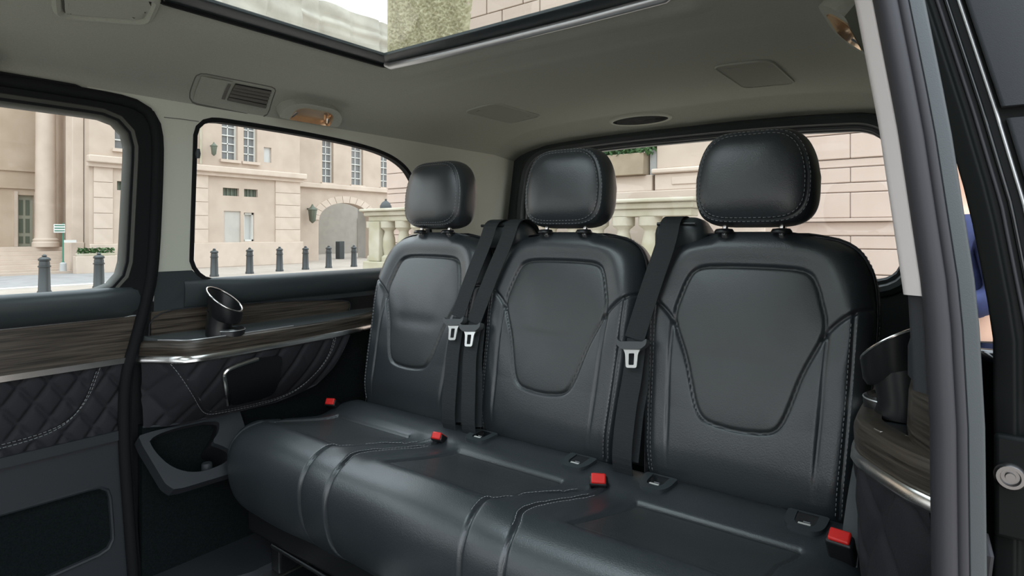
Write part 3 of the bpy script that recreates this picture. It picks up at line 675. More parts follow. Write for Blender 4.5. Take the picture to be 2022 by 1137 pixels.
# ------------------------------------------------------------------ bench seat
bench = tag(empty('bench_seat', (0, 1.0, 0.10)), 'black leather three-seat bench across the back of the van', 'bench')
SX = (-0.465, 0.0, 0.465)
def bp(x, h, d):       # backrest plane: reclined, d = forward
    return (x, 1.17+0.2727*h-0.965*d, 0.45+h+0.263*d)
half = [(0.10, 0.527), (0.15, 0.520), (0.186, 0.503), (0.207, 0.475), (0.219, 0.44), (0.224, 0.40), (0.226, 0.36), (0.223, 0.30), (0.217, 0.22), (0.208, 0.13), (0.199, 0.04), (0.190, -0.03)]
OUT = chaikin(half, 2, False); OUT = OUT+[(-x, h) for x, h in OUT[::-1]]
hw = sorted([(h, x) for x, h in OUT[:len(OUT)//2]])
def wid(h): return float(np.interp(h, [a for a, b in hw], [b for a, b in hw]))
ih = [(0.0, 0.453), (0.085, 0.452), (0.116, 0.444), (0.130, 0.42), (0.140, 0.385), (0.149, 0.352), (0.146, 0.325), (0.130, 0.292), (0.113, 0.255), (0.100, 0.212), (0.087, 0.170), (0.074, 0.147), (0.055, 0.137), (0.0, 0.132)]
INS = chaikin(ih+[(-x, h) for x, h in ih[-2:0:-1]], 2)
SEAM = {s: chaikin([(s*0.228, 0.388), (s*0.20, 0.375), (s*0.165, 0.350), (s*0.144, 0.322)], 2, False) for s in (-1, 1)}
DART = {s: [(s*0.152, 0.325), (s*0.148, 0.22), (s*0.139, 0.04)] for s in (-1, 1)}
EDGE = {s: chaikin([(s*0.196, 0.372), (s*0.194, 0.30), (s*0.187, 0.15), (s*0.178, 0.02)], 2, False) for s in (-1, 1)}
def depth(P):
    e = poly_dist(P, OUT, False); r = 0.042
    q = np.clip(1-e/r, 0, 1); d = -r*(1-np.sqrt(np.maximum(1-q*q, 0)))
    si = poly_dist(P, INS); si = np.where(inside(P, INS), -si, si)
    out = np.clip(si, 0, 1)
    d += np.where(si > 0, 0.013*np.exp(-((out-0.042)/0.032)**2)*np.clip((P[:, 1]-0.14)/0.24, 0.06, 1), 0)
    ins = np.clip(-si, 0, 1)
    d += np.where(si <= 0, 0.000+0.004*(1-np.exp(-ins/0.030))-0.010*np.exp(-((P[:, 1]-0.262)/0.020)**2)*np.clip(ins/0.05, 0, 1)*0.25, 0)
    d -= 0.008*np.exp(-(si/0.0028)**2)
    for s in (-1, 1):
        d -= 0.008*np.exp(-(poly_dist(P, SEAM[s], False)/0.0032)**2)
        d -= 0.0045*np.exp(-(poly_dist(P, DART[s], False)/0.0036)**2)*np.clip((P[:, 1]-0.03)/0.09, 0, 1)
        d -= 0.004*np.exp(-(poly_dist(P, EDGE[s], False)/0.0028)**2)
    # soft creases in the hide
    x, h = P[:, 0], P[:, 1]
    d += 0.0016*np.sin(38*x+20*h+1.0)*np.exp(-((h-0.31)/0.05)**2-((np.abs(x)-0.09)/0.04)**2)
    d += 0.004*np.exp(-((h-0.10)/0.10)**2-(x/0.13)**2)
    d -= 0.045*np.clip((0.085-h)/0.115, 0, 1)**2+0.016*((h-0.24)/0.28)**2   # tucks under at the bottom, slightly barrelled
    return d
hs = list(np.linspace(-0.03, 0.44, 160))+list(np.linspace(0.443, 0.527, 34)); NX = 151
ss = np.sin(np.linspace(-1, 1, NX)*math.pi/2*0.86)/math.sin(math.pi/2*0.86)
P = np.array([(s*wid(h), h) for h in hs for s in ss]); D = depth(P)
BV = [bp(p[0], p[1], d) for p, d in zip(P, D)]
insd = inside(P, INS)
def above(p):
    x = abs(p[0])
    if x < 0.1495: return p[1] > 0.34
    return p[1] > np.interp(x, [0.144, 0.165, 0.20, 0.228], [0.322, 0.350, 0.375, 0.388])
reg = {'insert_panel': [], 'upper_bolster': [], 'lower_cover': []}
for i in range(len(hs)-1):
    for j in range(NX-1):
        q = (i*NX+j, i*NX+j+1, (i+1)*NX+j+1, (i+1)*NX+j)
        c = P[list(q)].mean(0)
        k = 'insert_panel' if insd[list(q)].sum() >= 2 else ('upper_bolster' if above(c) else 'lower_cover')
        reg[k].append(q)
def vnormals(V, F):
    me = bpy.data.meshes.new('tmp'); me.from_pydata([tuple(map(float, v)) for v in V], [], F); me.update()
    n = [tuple(v.vector) for v in me.vertex_normals]; bpy.data.meshes.remove(me); return n
def submesh(V, F, N=None):
    used = sorted({i for f in F for i in f}); idx = {v: i for i, v in enumerate(used)}
    r_ = [V[i] for i in used], [tuple(idx[i] for i in f) for f in F]
    return r_+([N[i] for i in used],) if N is not None else r_
def getmesh(name, VF, m, sharp=0, recalc=False):
    """a mesh for shared use; a third entry holds the normals of the whole surface, so that seams between its pieces stay smooth"""
    o = mesh(name, VF[0], VF[1], m, sharp=sharp, recalc=recalc); me = o.data; bpy.data.objects.remove(o)
    if len(VF) > 2: me.normals_split_custom_set_from_vertices(VF[2])
    return me
BN = vnormals(BV, [q for v in reg.values() for q in v])
bm_parts = {k: getmesh(k, submesh(BV, v, BN), 'leather_insert' if k == 'insert_panel' else 'leather') for k, v in reg.items()}
# flanks and back of the backrest
H = len(hs)
rim = [(i*NX+NX-1) for i in range(H)]+[(H-1)*NX+j for j in range(NX-2, -1, -1)]+[i*NX for i in range(H-2, -1, -1)]
V = [BV[i] for i in rim]; nr = len(rim)
for dd, sc in ((-0.050, 1.012), (-0.062, 1.018), (-0.085, 1.02), (-0.112, 1.0), (-0.126, 0.95), (-0.130, 0.8)):
    for i in rim:
        x, h = P[i]; V.append(bp(x*sc, 0.25+(h-0.25)*sc if h > 0.25 else h, dd))
F = [(k*nr+i, k*nr+i+1, (k+1)*nr+i+1, (k+1)*nr+i) for k in range(6) for i in range(nr-1)]
F.append(tuple(6*nr+i for i in range(nr)))
shell = getmesh('side_cover', (V, F), 'leather', sharp=0)
pip = [bp(P[i][0]*1.010, P[i][1]+(0.004 if P[i][1] > 0.4 else 0), -0.046) for i in rim[::3] if P[i][1] > 0.0]
piping = getmesh('piping', tube(pip, 0.0022, 6), 'piping')
flank = [bp(P[i][0]*1.0175, P[i][1]+0.007*(P[i][1] > 0.4), -0.0605) for i in rim[::2] if P[i][0] > 0.0 and P[i][1] > 0.03]
st = MB()
for part in (stitches([bp(p[0]+o, p[1], float(depth(np.array([(p[0]+o, p[1])]))[0])+0.0004) for p in resample(EDGE[s], 0.01) if p[1] < 0.355]) for s in (-1, 1) for o in (-0.0045, 0.0045)):
    st.add((part.V, part.F))
f_ = stitches(flank); st.add((f_.V, f_.F))
stitchm = getmesh('stitching', (st.V, st.F), 'stitch')
# headrest
def hr_out(a):
    c, s = math.cos(a), math.sin(a)
    x = 0.125*math.copysign(abs(c)**0.43, c); z = 0.104*math.copysign(abs(s)**0.44, s)
    zz = z/0.104
    x *= 1-0.21*max(zz, 0)**1.4-0.07*max(-zz, 0)**3
    return x, z
prof = [(0.0, 0.052), (0.25, 0.0515), (0.45, 0.050), (0.62, 0.047), (0.75, 0.042), (0.83, 0.0365), (0.862, 0.0335), (0.878, 0.0300), (0.894, 0.0305), (0.93, 0.0255), (0.965, 0.0165), (0.99, 0.004), (1.0, -0.012), (0.99, -0.028), (0.955, -0.041), (0.90, -0.049), (0.80, -0.055), (0.5, -0.060), (0.2, -0.062), (0.0, -0.062)]
HC = (0.0, 1.335, 1.088); NA = 72
def hp(a, k, d):
    x, z = hr_out(a); q = z*k
    return (HC[0]+x*k, HC[1]-d+0.10*q, HC[2]+q+0.004*(d/0.05))
V = [hp(2*math.pi*i/NA, k, d) for k, d in prof for i in range(NA)]
F = [(k*NA+i, k*NA+(i+1) % NA, (k+1)*NA+(i+1) % NA, (k+1)*NA+i) for k in range(len(prof)-1) for i in range(NA)]
head = getmesh('headrest', (V, F), 'leather', recalc=True)
loopa = [2*math.pi*i/144 for i in range(145)]
hb = stitches([hp(a, 0.845, 0.0355) for a in loopa]); hb2 = stitches([hp(a, 0.915, 0.0285) for a in loopa]); hb.add((hb2.V, hb2.F))
head_st = getmesh('stitching', (hb.V, hb.F), 'stitch')
def putmesh(name, me, parent, x): return link(name, me, parent, (x, 0, 0))
for x in SX:
    b = putmesh('backrest', shell, bench, x); b['label'] = 'reclined leather backrest'
    b.location = Vector((x, 0, 0))-Vector(bench.location)
    def sub(nm, me):
        o = bpy.data.objects.new(nm, me); COL.objects.link(o); o.parent = b; return o
    for k, me in bm_parts.items(): sub(k, me)
    sub('piping', piping); sub('stitching', stitchm)
    hd = putmesh('headrest', head, bench, x)
    o = bpy.data.objects.new('stitching', head_st); COL.objects.link(o); o.parent = hd
    for s in (-1, 1):
        V, F = tube([(s*0.058, 1.318, 0.965), (s*0.058, 1.332, 1.01)], 0.006, 10)
        me = getmesh('post', (V, F), 'chrome'); o = bpy.data.objects.new('post', me); COL.objects.link(o); o.parent = hd
        me = getmesh('post_guide', lathe([(0.020, 0), (0.021, 0.004), (0.017, 0.010), (0.008, 0.011)], (s*0.058, 1.316, 0.970), 16), 'black_plastic'); o = bpy.data.objects.new('post_guide', me); COL.objects.link(o); o.parent = hd
# cushion
prof = chaikin([(1.245, 0.38), (1.235, 0.43), (1.205, 0.458), (1.165, 0.464), (1.12, 0.459), (1.085, 0.446), (1.05, 0.444), (0.97, 0.456), (0.885, 0.472), (0.845, 0.477), (0.805, 0.468), (0.778, 0.445), (0.766, 0.41), (0.768, 0.36), (0.782, 0.31), (0.812, 0.27), (0.85, 0.25)], 2, False)
prof = resample(prof, 0.0045); NS = len(prof)
pa = np.array(prof); tg = np.gradient(pa, axis=0); tg /= np.linalg.norm(tg, axis=1)[:, None]
nrm = np.stack([-tg[:, 1]*-1, tg[:, 0]*-1], 1); nrm = np.stack([tg[:, 1], -tg[:, 0]], 1)
sl_ = np.concatenate([[0], np.cumsum(np.linalg.norm(np.diff(pa, axis=0), axis=1))])
topi = [i for i in range(NS) if pa[i, 1] > 0.44 and pa[i, 0] < 1.225]
def s_of_y(y): return float(np.interp(-y, [-pa[i, 0] for i in topi], [sl_[i] for i in topi]))
SEND = float(sl_[-1])
def cu(pts): return [(x, s_of_y(y)) for x, y in pts]
strips = []
for x0 in (-0.465, 0.0):
    Lc = chaikin(cu([(x0+0.215, 1.10), (x0+0.190, 1.06), (x0+0.150, 0.99), (x0+0.118, 0.90), (x0+0.113, 0.85), (x0+0.125, 0.805)])+[(x0+0.132, s_of_y(0.79)+0.02), (x0+0.135, SEND)], 2, False)
    Rc = chaikin(cu([(x0+0.236, 1.10), (x0+0.222, 1.06), (x0+0.196, 0.99), (x0+0.183, 0.92), (x0+0.188, 0.865), (x0+0.212, 0.825)])+[(x0+0.222, s_of_y(0.79)+0.02), (x0+0.226, SEND)], 2, False)
    strips.append((Lc, Rc))
endc = [chaikin(cu([(s*0.705, 0.98), (s*0.66, 0.93), (s*0.64, 0.86), (s*0.655, 0.81)])+[(s*0.66, SEND)], 2, False) for s in (-1, 1)]
inserts = []
for x0 in SX:
    inserts.append(resample(cu([(x0-0.150, 1.078), (x0+0.145, 1.078), (x0+0.125, 1.0), (x0+0.125, 0.882), (x0-0.185, 0.882), (x0-0.165, 1.0)]), 0.01, True))
NXc = 441; gx = np.linspace(-0.715, 0.715, NXc)
G = np.array([(x, s) for x in gx for s in sl_])
dc = np.zeros(len(G))
e = 0.715-np.abs(G[:, 0]); r = 0.06; q = np.clip(1-e/r, 0, 1); dc -= r*(1-np.sqrt(np.maximum(1-q*q, 0)))*0.8
for Lc, Rc in strips:
    for c_ in (Lc, Rc): dc -= 0.008*np.exp(-(poly_dist(G, c_, False)/0.0036)**2)
    pg = Lc+Rc[::-1]; ins_ = inside(G, pg); dd = np.minimum(poly_dist(G, Lc, False), poly_dist(G, Rc, False))
    dc += np.where(ins_, 0.0025*(1-np.exp(-dd/0.015)), 0)
insm = []
for I in inserts:
    dd = poly_dist(G, I); w_ = inside(G, I)
    dc -= 0.0045*np.exp(-(dd/0.0030)**2)
    dc += np.where(w_, -0.001-0.002*np.clip(dd/0.06, 0, 1), 0.003*np.exp(-((dd-0.02)/0.02)**2)); insm.append(w_)
for c_ in endc: dc -= 0.006*np.exp(-(poly_dist(G, c_, False)/0.004)**2)
# the seats dish a little, the front roll swells between the seams
for x0 in SX: dc += 0.006*np.exp(-((G[:, 0]-x0+0.02)/0.13)**2)*np.clip((G[:, 1]-s_of_y(0.90))/0.05, 0, 1)
CV = []
for k, (x, s) in enumerate(G):
    i = k % NS; y = pa[i, 0]+nrm[i, 0]*dc[k]; z = pa[i, 1]+nrm[i, 1]*dc[k]
    y += 0.05*float(np.clip(1-(0.715-abs(x))/0.10, 0, 1))**2*float(np.clip((0.90-pa[i, 0])/0.1, 0, 1))
    CV.append((x, y, z))
def strip_id(p):
    for Lc, Rc in strips:
        if np.interp(p[1], [a[1] for a in Lc], [a[0] for a in Lc]) < p[0] < np.interp(p[1], [a[1] for a in Rc], [a[0] for a in Rc]) and p[1] > s_of_y(1.09): return True
    return False
fr_ = {'base': [], 'strip0': [], 'strip1': [], 'ins0': [], 'ins1': [], 'ins2': []}
for i in range(NXc-1):
    for j in range(NS-1):
        q = (i*NS+j, i*NS+j+1, (i+1)*NS+j+1, (i+1)*NS+j); k = 'base'; qq = list(q)
        for a in range(3):
            if insm[a][qq].sum() >= 2: k = 'ins%d' % a
        if k == 'base' and strip_id(G[q[0]]): k = 'strip0' if G[q[0]][0] < -0.1 else 'strip1'
        fr_[k].append(q)
ends = [tuple(range(NS-1, -1, -1)), tuple((NXc-1)*NS+j for j in range(NS))]
CN = vnormals(CV, [q for v in fr_.values() for q in v])
cush = link('seat_cushion', getmesh('seat_cushion', submesh(CV, fr_['base']+ends, CN), 'leather'), bench)
for k, nm in (('strip0', 'dividing_strip'), ('strip1', 'dividing_strip'), ('ins0', 'seat_insert'), ('ins1', 'seat_insert'), ('ins2', 'seat_insert')):
    me = getmesh(nm, submesh(CV, fr_[k], CN), 'leather_insert' if nm == 'seat_insert' else 'leather')
    o = bpy.data.objects.new(nm, me); COL.objects.link(o); o.parent = cush
def on_cush(x, s, lift=0.0006):
    i = int(np.argmin(np.abs(gx-x))); j = int(np.argmin(np.abs(sl_-s))); p = CV[i*NS+j]
    return (x, p[1]+nrm[j][0]*lift, p[2]+nrm[j][1]*lift)
for Lc, Rc in strips:
    for c_, o_ in ((Lc, -0.007), (Rc, 0.007), (Rc, -0.006)):
        pts = [p for p in resample(c_, 0.008) if s_of_y(1.07) < p[1] < s_of_y(0.815)]
        st_ = stitches([on_cush(x+o_, s) for x, s in pts], 0.007, 0.0015, 0.0006)
        me = getmesh('stitching', (st_.V, st_.F), 'stitch'); o = bpy.data.objects.new('stitching', me); COL.objects.link(o); o.parent = cush
for s in (-1, 1):
    c_ = endc[0 if s < 0 else 1]; pts = [p for p in resample(c_, 0.008) if p[1] < s_of_y(0.83)]
    st_ = stitches([on_cush(x, s2) for x, s2 in pts], 0.007, 0.0015, 0.0006)
    me = getmesh('stitching', (st_.V, st_.F), 'stitch'); o = bpy.data.objects.new('stitching', me); COL.objects.link(o); o.parent = cush
# frame below
mesh('seat_base', *box(-0.66, 0.66, 0.83, 1.24, 0.20, 0.30), 'black_plastic', bench, bevel=0.01)
for x in (-0.58, -0.22, 0.22, 0.58):
    mesh('leg', *box(x-0.02, x+0.02, 0.86, 1.22, 0.106, 0.20), 'black_plastic', bench, bevel=0.006)
mesh('release_bar', *tube([(-0.56, 0.86, 0.22), (-0.56, 0.84, 0.19), (-0.30, 0.84, 0.185), (-0.30, 0.86, 0.22)], 0.005, 8), 'black_plastic', bench)
# child-seat anchor covers in the rear roll of the cushion
def anchor(x):
    t = empty('anchor_cover', (x, 1.15, 0.463), bench); t.location = Vector((x, 1.15, 0.463))-Vector(bench.location)
    c = Vector((x, 1.150, 0.4645)); tv = Vector((0, 0.985, 0.06)).normalized(); n = Vector((0, -0.10, 1)).normalized()
    def mp(a, b, d): return tuple(c+Vector((a, 0, 0))+tv*b+n*d)
    def child(nm, VF, m, **k):
        o = mesh(nm, *VF, m, **k); o.parent = t; o.location = -Vector((x, 1.15, 0.463)); return o
    out = rpoly([(-0.034, 0.030), (-0.033, -0.016), (-0.020, -0.036), (0.020, -0.036), (0.033, -0.016), (0.034, 0.030)], [0.004, 0.02, 0.012, 0.012, 0.02, 0.004])
    inn = rpoly([(-0.018, 0.028), (-0.017, -0.010), (-0.010, -0.020), (0.010, -0.020), (0.017, -0.010), (0.018, 0.028)], [0.002, 0.01, 0.006, 0.006, 0.01, 0.002])
    child('frame', prism(resample(out, 0.006, True), [inn], mp, 0.004, -0.01), 'dark_plastic', bevel=0.0015)
    child('flap', prism(inn, [], mp, 0.002, -0.01), 'gloss_black', smooth=False)
    child('mark', prism([(-0.010, -0.014), (0.010, -0.014), (0.010, -0.009), (-0.010, -0.009)], [], mp, 0.0027, 0.001), 'white_paint', smooth=False)
    child('mark', prism([(-0.003, -0.005), (0.008, -0.005), (0.008, -0.003), (-0.003, -0.003)], [], mp, 0.0027, 0.001), 'stitch', smooth=False)
for x in (-0.142, 0.138, 0.323, 0.600): anchor(x)

# ------------------------------------------------------------------ seat belts
def strap(pts, w, th=0.0016):
    """flat webbing: pts of (x, y, z), broad side across x, twist tw"""
    pts = resample(chaikin(pts, 2, False), 0.012); V = []; F = []
    for i, p in enumerate(pts):
        a = np.array(pts[max(i-1, 0)]); b = np.array(pts[min(i+1, len(pts)-1)]); tg_ = (b-a)/np.linalg.norm(b-a)
        wx = np.array((1, 0, 0.0)); wx -= tg_*(wx@tg_); wx /= np.linalg.norm(wx); nn = np.cross(wx, tg_)
        p = np.array(p); c = 0.0015
        for s, t_ in ((-1, -1), (1, -1), (1, 1), (-1, 1)): V.append(p+wx*s*w/2+nn*t_*th/2)
    for i in range(len(pts)-1):
        for k in range(4): F.append((i*4+k, i*4+(k+1) % 4, (i+1)*4+(k+1) % 4, (i+1)*4+k))
    F += [(3, 2, 1, 0), tuple((len(pts)-1)*4+k for k in range(4))]
    return V, F
def bq(x, h, d=0.0): return (x, 1.13+0.309*h-d, 0.45+h)       # plane just in front of the backrests
def belt(top, tong, low, label, gx_):
    t = tag(empty('seat_belt', bq(*tong)), label, 'seat belt')
    (x0, h0), (x1, h1), (x2, h2) = top, tong, low
    up = [(x0+gx_*1.3, 1.415, 0.955), (x0+gx_*1.0, 1.395, 0.995), (x0+gx_*0.7, 1.35, 1.012), (x0+gx_*0.3, 1.305, 1.003), bq(x0, h0-0.02), bq(x0*0.5+x1*0.5, (h0+h1)/2, 0.004), bq(x1, h1+0.012)]
    mesh('shoulder_strap', *strap(up, 0.047), 'webbing', t, smooth=False)
    lo_ = [bq(x1+0.004, h1+0.012, -0.003), bq(x1+0.006, h1-0.07, -0.002), bq((x1+x2)/2, (h1+h2)/2, 0.0), bq(x2, h2+0.03, 0.0), bq(x2, h2-0.02, -0.03)]
    mesh('lap_strap', *strap(lo_, 0.045), 'webbing', t, smooth=False)
    lo2 = [bq(x1+0.012, h1+0.005, -0.012), bq(x1+0.020, h1-0.09, -0.016), bq((x1+x2)/2+0.014, (h1+h2)/2, -0.014), bq(x2+0.012, h2+0.02, -0.02)]
    mesh('lap_strap', *strap(lo2, 0.040), 'webbing', t, smooth=False)
    # tongue: plastic bar and steel plate with a slot
    c = Vector(bq(x1, h1, 0.004)); tv = Vector((-0.10, 0.28, 0.95)).normalized(); n = Vector((0.0, -0.96, 0.28)); xv = tv.cross(n).normalized(); n = xv.cross(tv)
    def mp(a, b, d): return tuple(c+xv*a+tv*b+n*d)
    mesh('tongue_grip', *prism(rpoly([(-0.036, 0.013), (-0.036, 0.0), (-0.022, -0.011), (0.022, -0.011), (0.036, 0.0), (0.036, 0.013), (0.027, 0.006), (-0.027, 0.006)], [0.004, 0.006, 0.006, 0.006, 0.006, 0.004, 0.002, 0.002], 4), [], mp, 0.011, -0.006), 'grip_grey', t, bevel=0.002)
    mesh('tongue_plate', *prism(rpoly([(-0.021, -0.008), (-0.015, -0.020), (-0.0125, -0.050), (0.0125, -0.050), (0.015, -0.020), (0.021, -0.008)], [0, 0.004, 0.005, 0.005, 0.004, 0], 4), [rpoly([(-0.0065, -0.019), (-0.006, -0.044), (0.006, -0.044), (0.0065, -0.019)], 0.002, 3)], mp, 0.006, 0.003), 'steel', t, bevel=0.0006)
    return t
belt((-0.232, 0.529), (-0.283, 0.280), (-0.246, 0.01), 'black seat belt hanging against the backrest beside the quilted far wall', 0.0)
belt((-0.160, 0.529), (-0.222, 0.270), (-0.178, 0.01), 'black seat belt hanging at the far edge of the middle backrest', 0.1*0)
belt((0.290, 0.525), (0.242, 0.276), (0.246, 0.02), 'black seat belt hanging between the middle backrest and the one beside the open door', 0.0)
def guide(x0, x1, label):
    t = tag(empty('belt_guide', ((x0+x1)/2, 1.37, 0.97)), label, 'belt guide')
    n = 20; V = []; F = []
    secs = []
    for i in range(n):
        f = i/(n-1); x = x0+(x1-x0)*f; k = math.sqrt(max(1-(2*f-1)**6, 0.0))*0.95+0.05
        secs.append([(x, 1.385+ (yy-1.385)*k, 0.93+(zz-0.93)*k) for yy, zz in [(1.318, 0.93), (1.318, 0.985), (1.330, 1.000), (1.352, 1.0075), (1.385, 1.004), (1.425, 0.985), (1.435, 0.96), (1.435, 0.93)]])
    m = len(secs[0]); V = [p for s_ in secs for p in s_]
    F = [(i*m+k, i*m+(k+1) % m, (i+1)*m+(k+1) % m, (i+1)*m+k) for i in range(n-1) for k in range(m)]+[tuple(range(m)), tuple((n-1)*m+k for k in range(m-1, -1, -1))]
    mesh('housing', V, F, 'dark_plastic', t, sharp=0, recalc=True)
    mesh('slot', *tube([(x0+0.02, 1.320, 0.992), (x1-0.02, 1.320, 0.992)], 0.004, 8), 'black_plastic', t)
guide(-0.300, -0.135, 'black belt guide on top of the bench beside the headrest next to the far wall')
guide(0.232, 0.362, 'black belt guide on top of the bench beside the headrest next to the open door')

# ------------------------------------------------------------------ buckles
def buckle(c, tilt, yaw, label, s=1.0):
    t = tag(empty('seat_belt_buckle', c), label, 'buckle'); c = Vector(c)
    tv = Vector((math.sin(yaw)*math.sin(tilt), -math.cos(yaw)*math.sin(tilt), math.cos(tilt)))
    xv = Vector((math.cos(yaw), math.sin(yaw), 0)); n = xv.cross(tv)
    def bx(a0, a1, b0, b1, d0, d1):
        V, F = box(a0*s, a1*s, b0*s, b1*s, d0*s, d1*s); return [tuple(c+xv*x+n*y+tv*z) for x, y, z in V], F
    mesh('body', *bx(-0.019, 0.019, -0.011, 0.011, -0.06, 0.006), 'black_plastic', t, bevel=0.004)
    mesh('button', *bx(-0.015, 0.015, -0.0135, 0.0075, -0.046, 0.0105), 'red', t, bevel=0.003)
    return t
buckle((-0.672, 1.095, 0.470), 0.95, 0.5, 'red seat belt buckle beside the far wall on the bench', 0.9)
buckle((-0.228, 1.085, 0.462), 1.0, 0.2, 'small red seat belt buckle between the far and middle seats', 0.85)
buckle((0.222, 1.092, 0.462), 0.9, 0.5, 'red seat belt buckle between the middle seat and the seat beside the open door')
buckle((0.664, 1.075, 0.482), 0.55, -0.1, 'large red seat belt buckle with black body beside the near quilted panel', 1.05)
mesh('stalk', *strap([(0.674, 1.09, 0.44), (0.676, 1.13, 0.50), (0.682, 1.16, 0.56), (0.69, 1.19, 0.62)], 0.026, 0.008), 'dark_plastic', [o for o in COL.objects if o.name.startswith('seat_belt_buckle') and o.location.x > 0.6][0])

# ================================================================== outside
GZ = -0.58
ground = tag(mesh('ground', *box(-90, 60, -60, 90, GZ-0.2, GZ), 'paving', smooth=False), 'pale stone paving of the street around the van', 'ground', kind='structure')
tag(mesh('road', *box(-26.8, -21.0, -50, 9.6, GZ, GZ+0.012), 'asphalt', smooth=False), 'grey asphalt lane in front of the portico', 'road', kind='structure')
tag(mesh('road_line', *box(-20.9, -20.4, -40, 9.6, GZ, GZ+0.014), 'road_line', smooth=False), 'white edge line along the asphalt lane', 'road line', kind='structure')
tag(mesh('kerb', *box(-27.1, -26.8, -50, 9.6, GZ, GZ+0.10), 'stone', smooth=False), 'low stone kerb in front of the portico', 'kerb', kind='structure')

def sash(parent, y0, y1, z0, z1, x, nv=2, nh=4, pane='window_dark'):
    """sash window in a wall facing +x: pane and white glazing bars"""
    w = mesh('window', *box(x-0.30, x-0.27, y0, y1, z0, z1), pane, parent, smooth=False)
    b = MB(); f = 0.055
    for a in (y0, y1-f): b.add(box(x-0.27, x-0.20, a, a+f, z0, z1))
    for k in range(1, nv): a = y0+(y1-y0)*k/nv-0.02; b.add(box(x-0.27, x-0.22, a, a+0.04, z0, z1))
    for k in range(nh+1):
        a = z0+(z1-z0)*k/nh-0.025; b.add(box(x-0.27, x-0.22 if k not in (0, nh//2, nh) else x-0.19, y0, y1, max(a, z0), min(a+0.05, z1)))
    m_ = mesh('glazing_bars', b.V, b.F, 'white_paint', smooth=False); m_.parent = w
    return w
block_me = {}
def block(parent, x0, x1, y0, y1, z0, z1, m='stone_pale'):
    """one dressed stone, bevelled; meshes are shared by size"""
    k = (round(x1-x0, 3), round(y1-y0, 3), round(z1-z0, 3), m)
    if k not in block_me:
        bx_, by_, bz_ = k[0]/2, k[1]/2, k[2]/2; c = 0.012
        o = mesh('stone_block', *box(-bx_, bx_, -by_, by_, -bz_, bz_), m, smooth=False)
        bm = bmesh.new(); bm.from_mesh(o.data); bmesh.ops.bevel(bm, geom=bm.edges[:], offset=c, segments=1, affect='EDGES'); bm.to_mesh(o.data); bm.free()
        block_me[k] = o.data; bpy.data.objects.remove(o)
    o = bpy.data.objects.new('stone_block', block_me[k]); COL.objects.link(o); o.parent = parent
    o.location = Vector(((x0+x1)/2, (y0+y1)/2, (z0+z1)/2))-Vector(parent.location)
    return o
# ---- building across the street, projecting wing
bA = tag(empty('stone_building', (-26.7, 13.5, GZ)), 'cream stone building wing with tall sash windows and dark slot vents', 'building')
def fA(x): return lambda a, b, d: (x+d, a, b)
R = lambda y0, y1, z0, z1: [(y0, z0), (y1, z0), (y1, z1), (y0, z1)]
XA = -26.7
tallA = [(9.80, 10.60), (14.20, 14.97), (15.26, 15.95), (17.3, 17.9)]
holesA = [R(a, b, 4.43, 6.75) for a, b in tallA[:3]]+[R(14.25, 15.03, 2.74, 3.11), R(15.28, 15.98, 2.74, 3.11), R(9.88, 10.5, 2.74, 3.11), R(14.30, 15.11, 0.56, 2.03), R(15.28, 15.80, 0.60, 1.98), R(16.30, 16.70, 4.49, 5.23)]
mesh('wall', *prism(R(8.9, 18.3, GZ, 14.4), holesA, fA(XA), 0.0, -0.5), 'stone', bA, smooth=False)
mesh('core', *box(XA-9, XA-0.5, 8.9, 18.3, GZ, 14.4), 'stone', bA, smooth=False)
for a, b in tallA[:3]:
    sash(bA, a, b, 4.43, 6.75, XA, 2, 6)
    mesh('window_sill', *box(XA, XA+0.12, a-0.1, b+0.1, 4.30, 4.43), 'stone_pale', bA, smooth=False)
for y0, y1 in ((14.25, 15.03), (15.28, 15.98), (9.88, 10.5)):
    w = mesh('vent_slot', *box(XA-0.28, XA-0.2, y0, y1, 2.74, 3.11), 'slot_green', bA, smooth=False)
    g = MB()
    for k in range(4): a = y0+(y1-y0)*(k+0.5)/4; g.add(box(XA-0.2, XA-0.15, a-0.03, a+0.03, 2.74, 3.11))
    mesh('grating', g.V, g.F, 'slot_green', bA, smooth=False)
mesh('notice_panel', *box(XA-0.10, XA-0.06, 14.30, 15.11, 0.56, 2.03), 'arch_wall', bA, smooth=False)
w = mesh('window', *box(XA-0.28, XA-0.24, 15.28, 15.80, 0.60, 1.98), 'window_grey', bA, smooth=False)
b = MB()
for q in (box(XA-0.24, XA-0.1, 15.28, 15.36, 0.6, 1.98), box(XA-0.24, XA-0.1, 15.72, 15.80, 0.6, 1.98), box(XA-0.24, XA-0.1, 15.28, 15.80, 1.88, 1.98), box(XA-0.24, XA-0.1, 15.28, 15.80, 0.6, 0.68)): b.add(q)
b.build('window_frame', 'white_paint', bA, smooth=False)
mesh('vent_grille', *box(XA-0.2, XA-0.1, 16.30, 16.70, 4.49, 5.23), 'window_grey', bA, smooth=False)
mesh('cornice', *box(XA, XA+0.16, 8.8, 18.45, 3.62, 3.78), 'stone_pale', bA, smooth=False)
mesh('cornice', *box(XA, XA+0.30, 8.8, 18.55, 3.78, 4.06), 'stone_pale', bA, bevel=0.04)
mesh('plinth', *box(XA, XA+0.14, 8.9, 18.42, GZ, 0.55), 'stone_pale', bA, bevel=0.02)
mesh('downpipe', *tube([(XA+0.08, 13.2, 7.5), (XA+0.08, 13.2, 4.1)], 0.05, 8), 'stone_green', bA)
for y0, y1 in ((9.05, 9.72), (12.96, 13.56), (16.90, 18.30)):
    for k in range(5):
        z = 0.55+k*0.62
        if y1-y0 > 1:
            block(bA, XA, XA+0.05, y0, y1, z, z+0.605)
        else: block(bA, XA, XA+0.05, y0, y1, z, z+0.605)
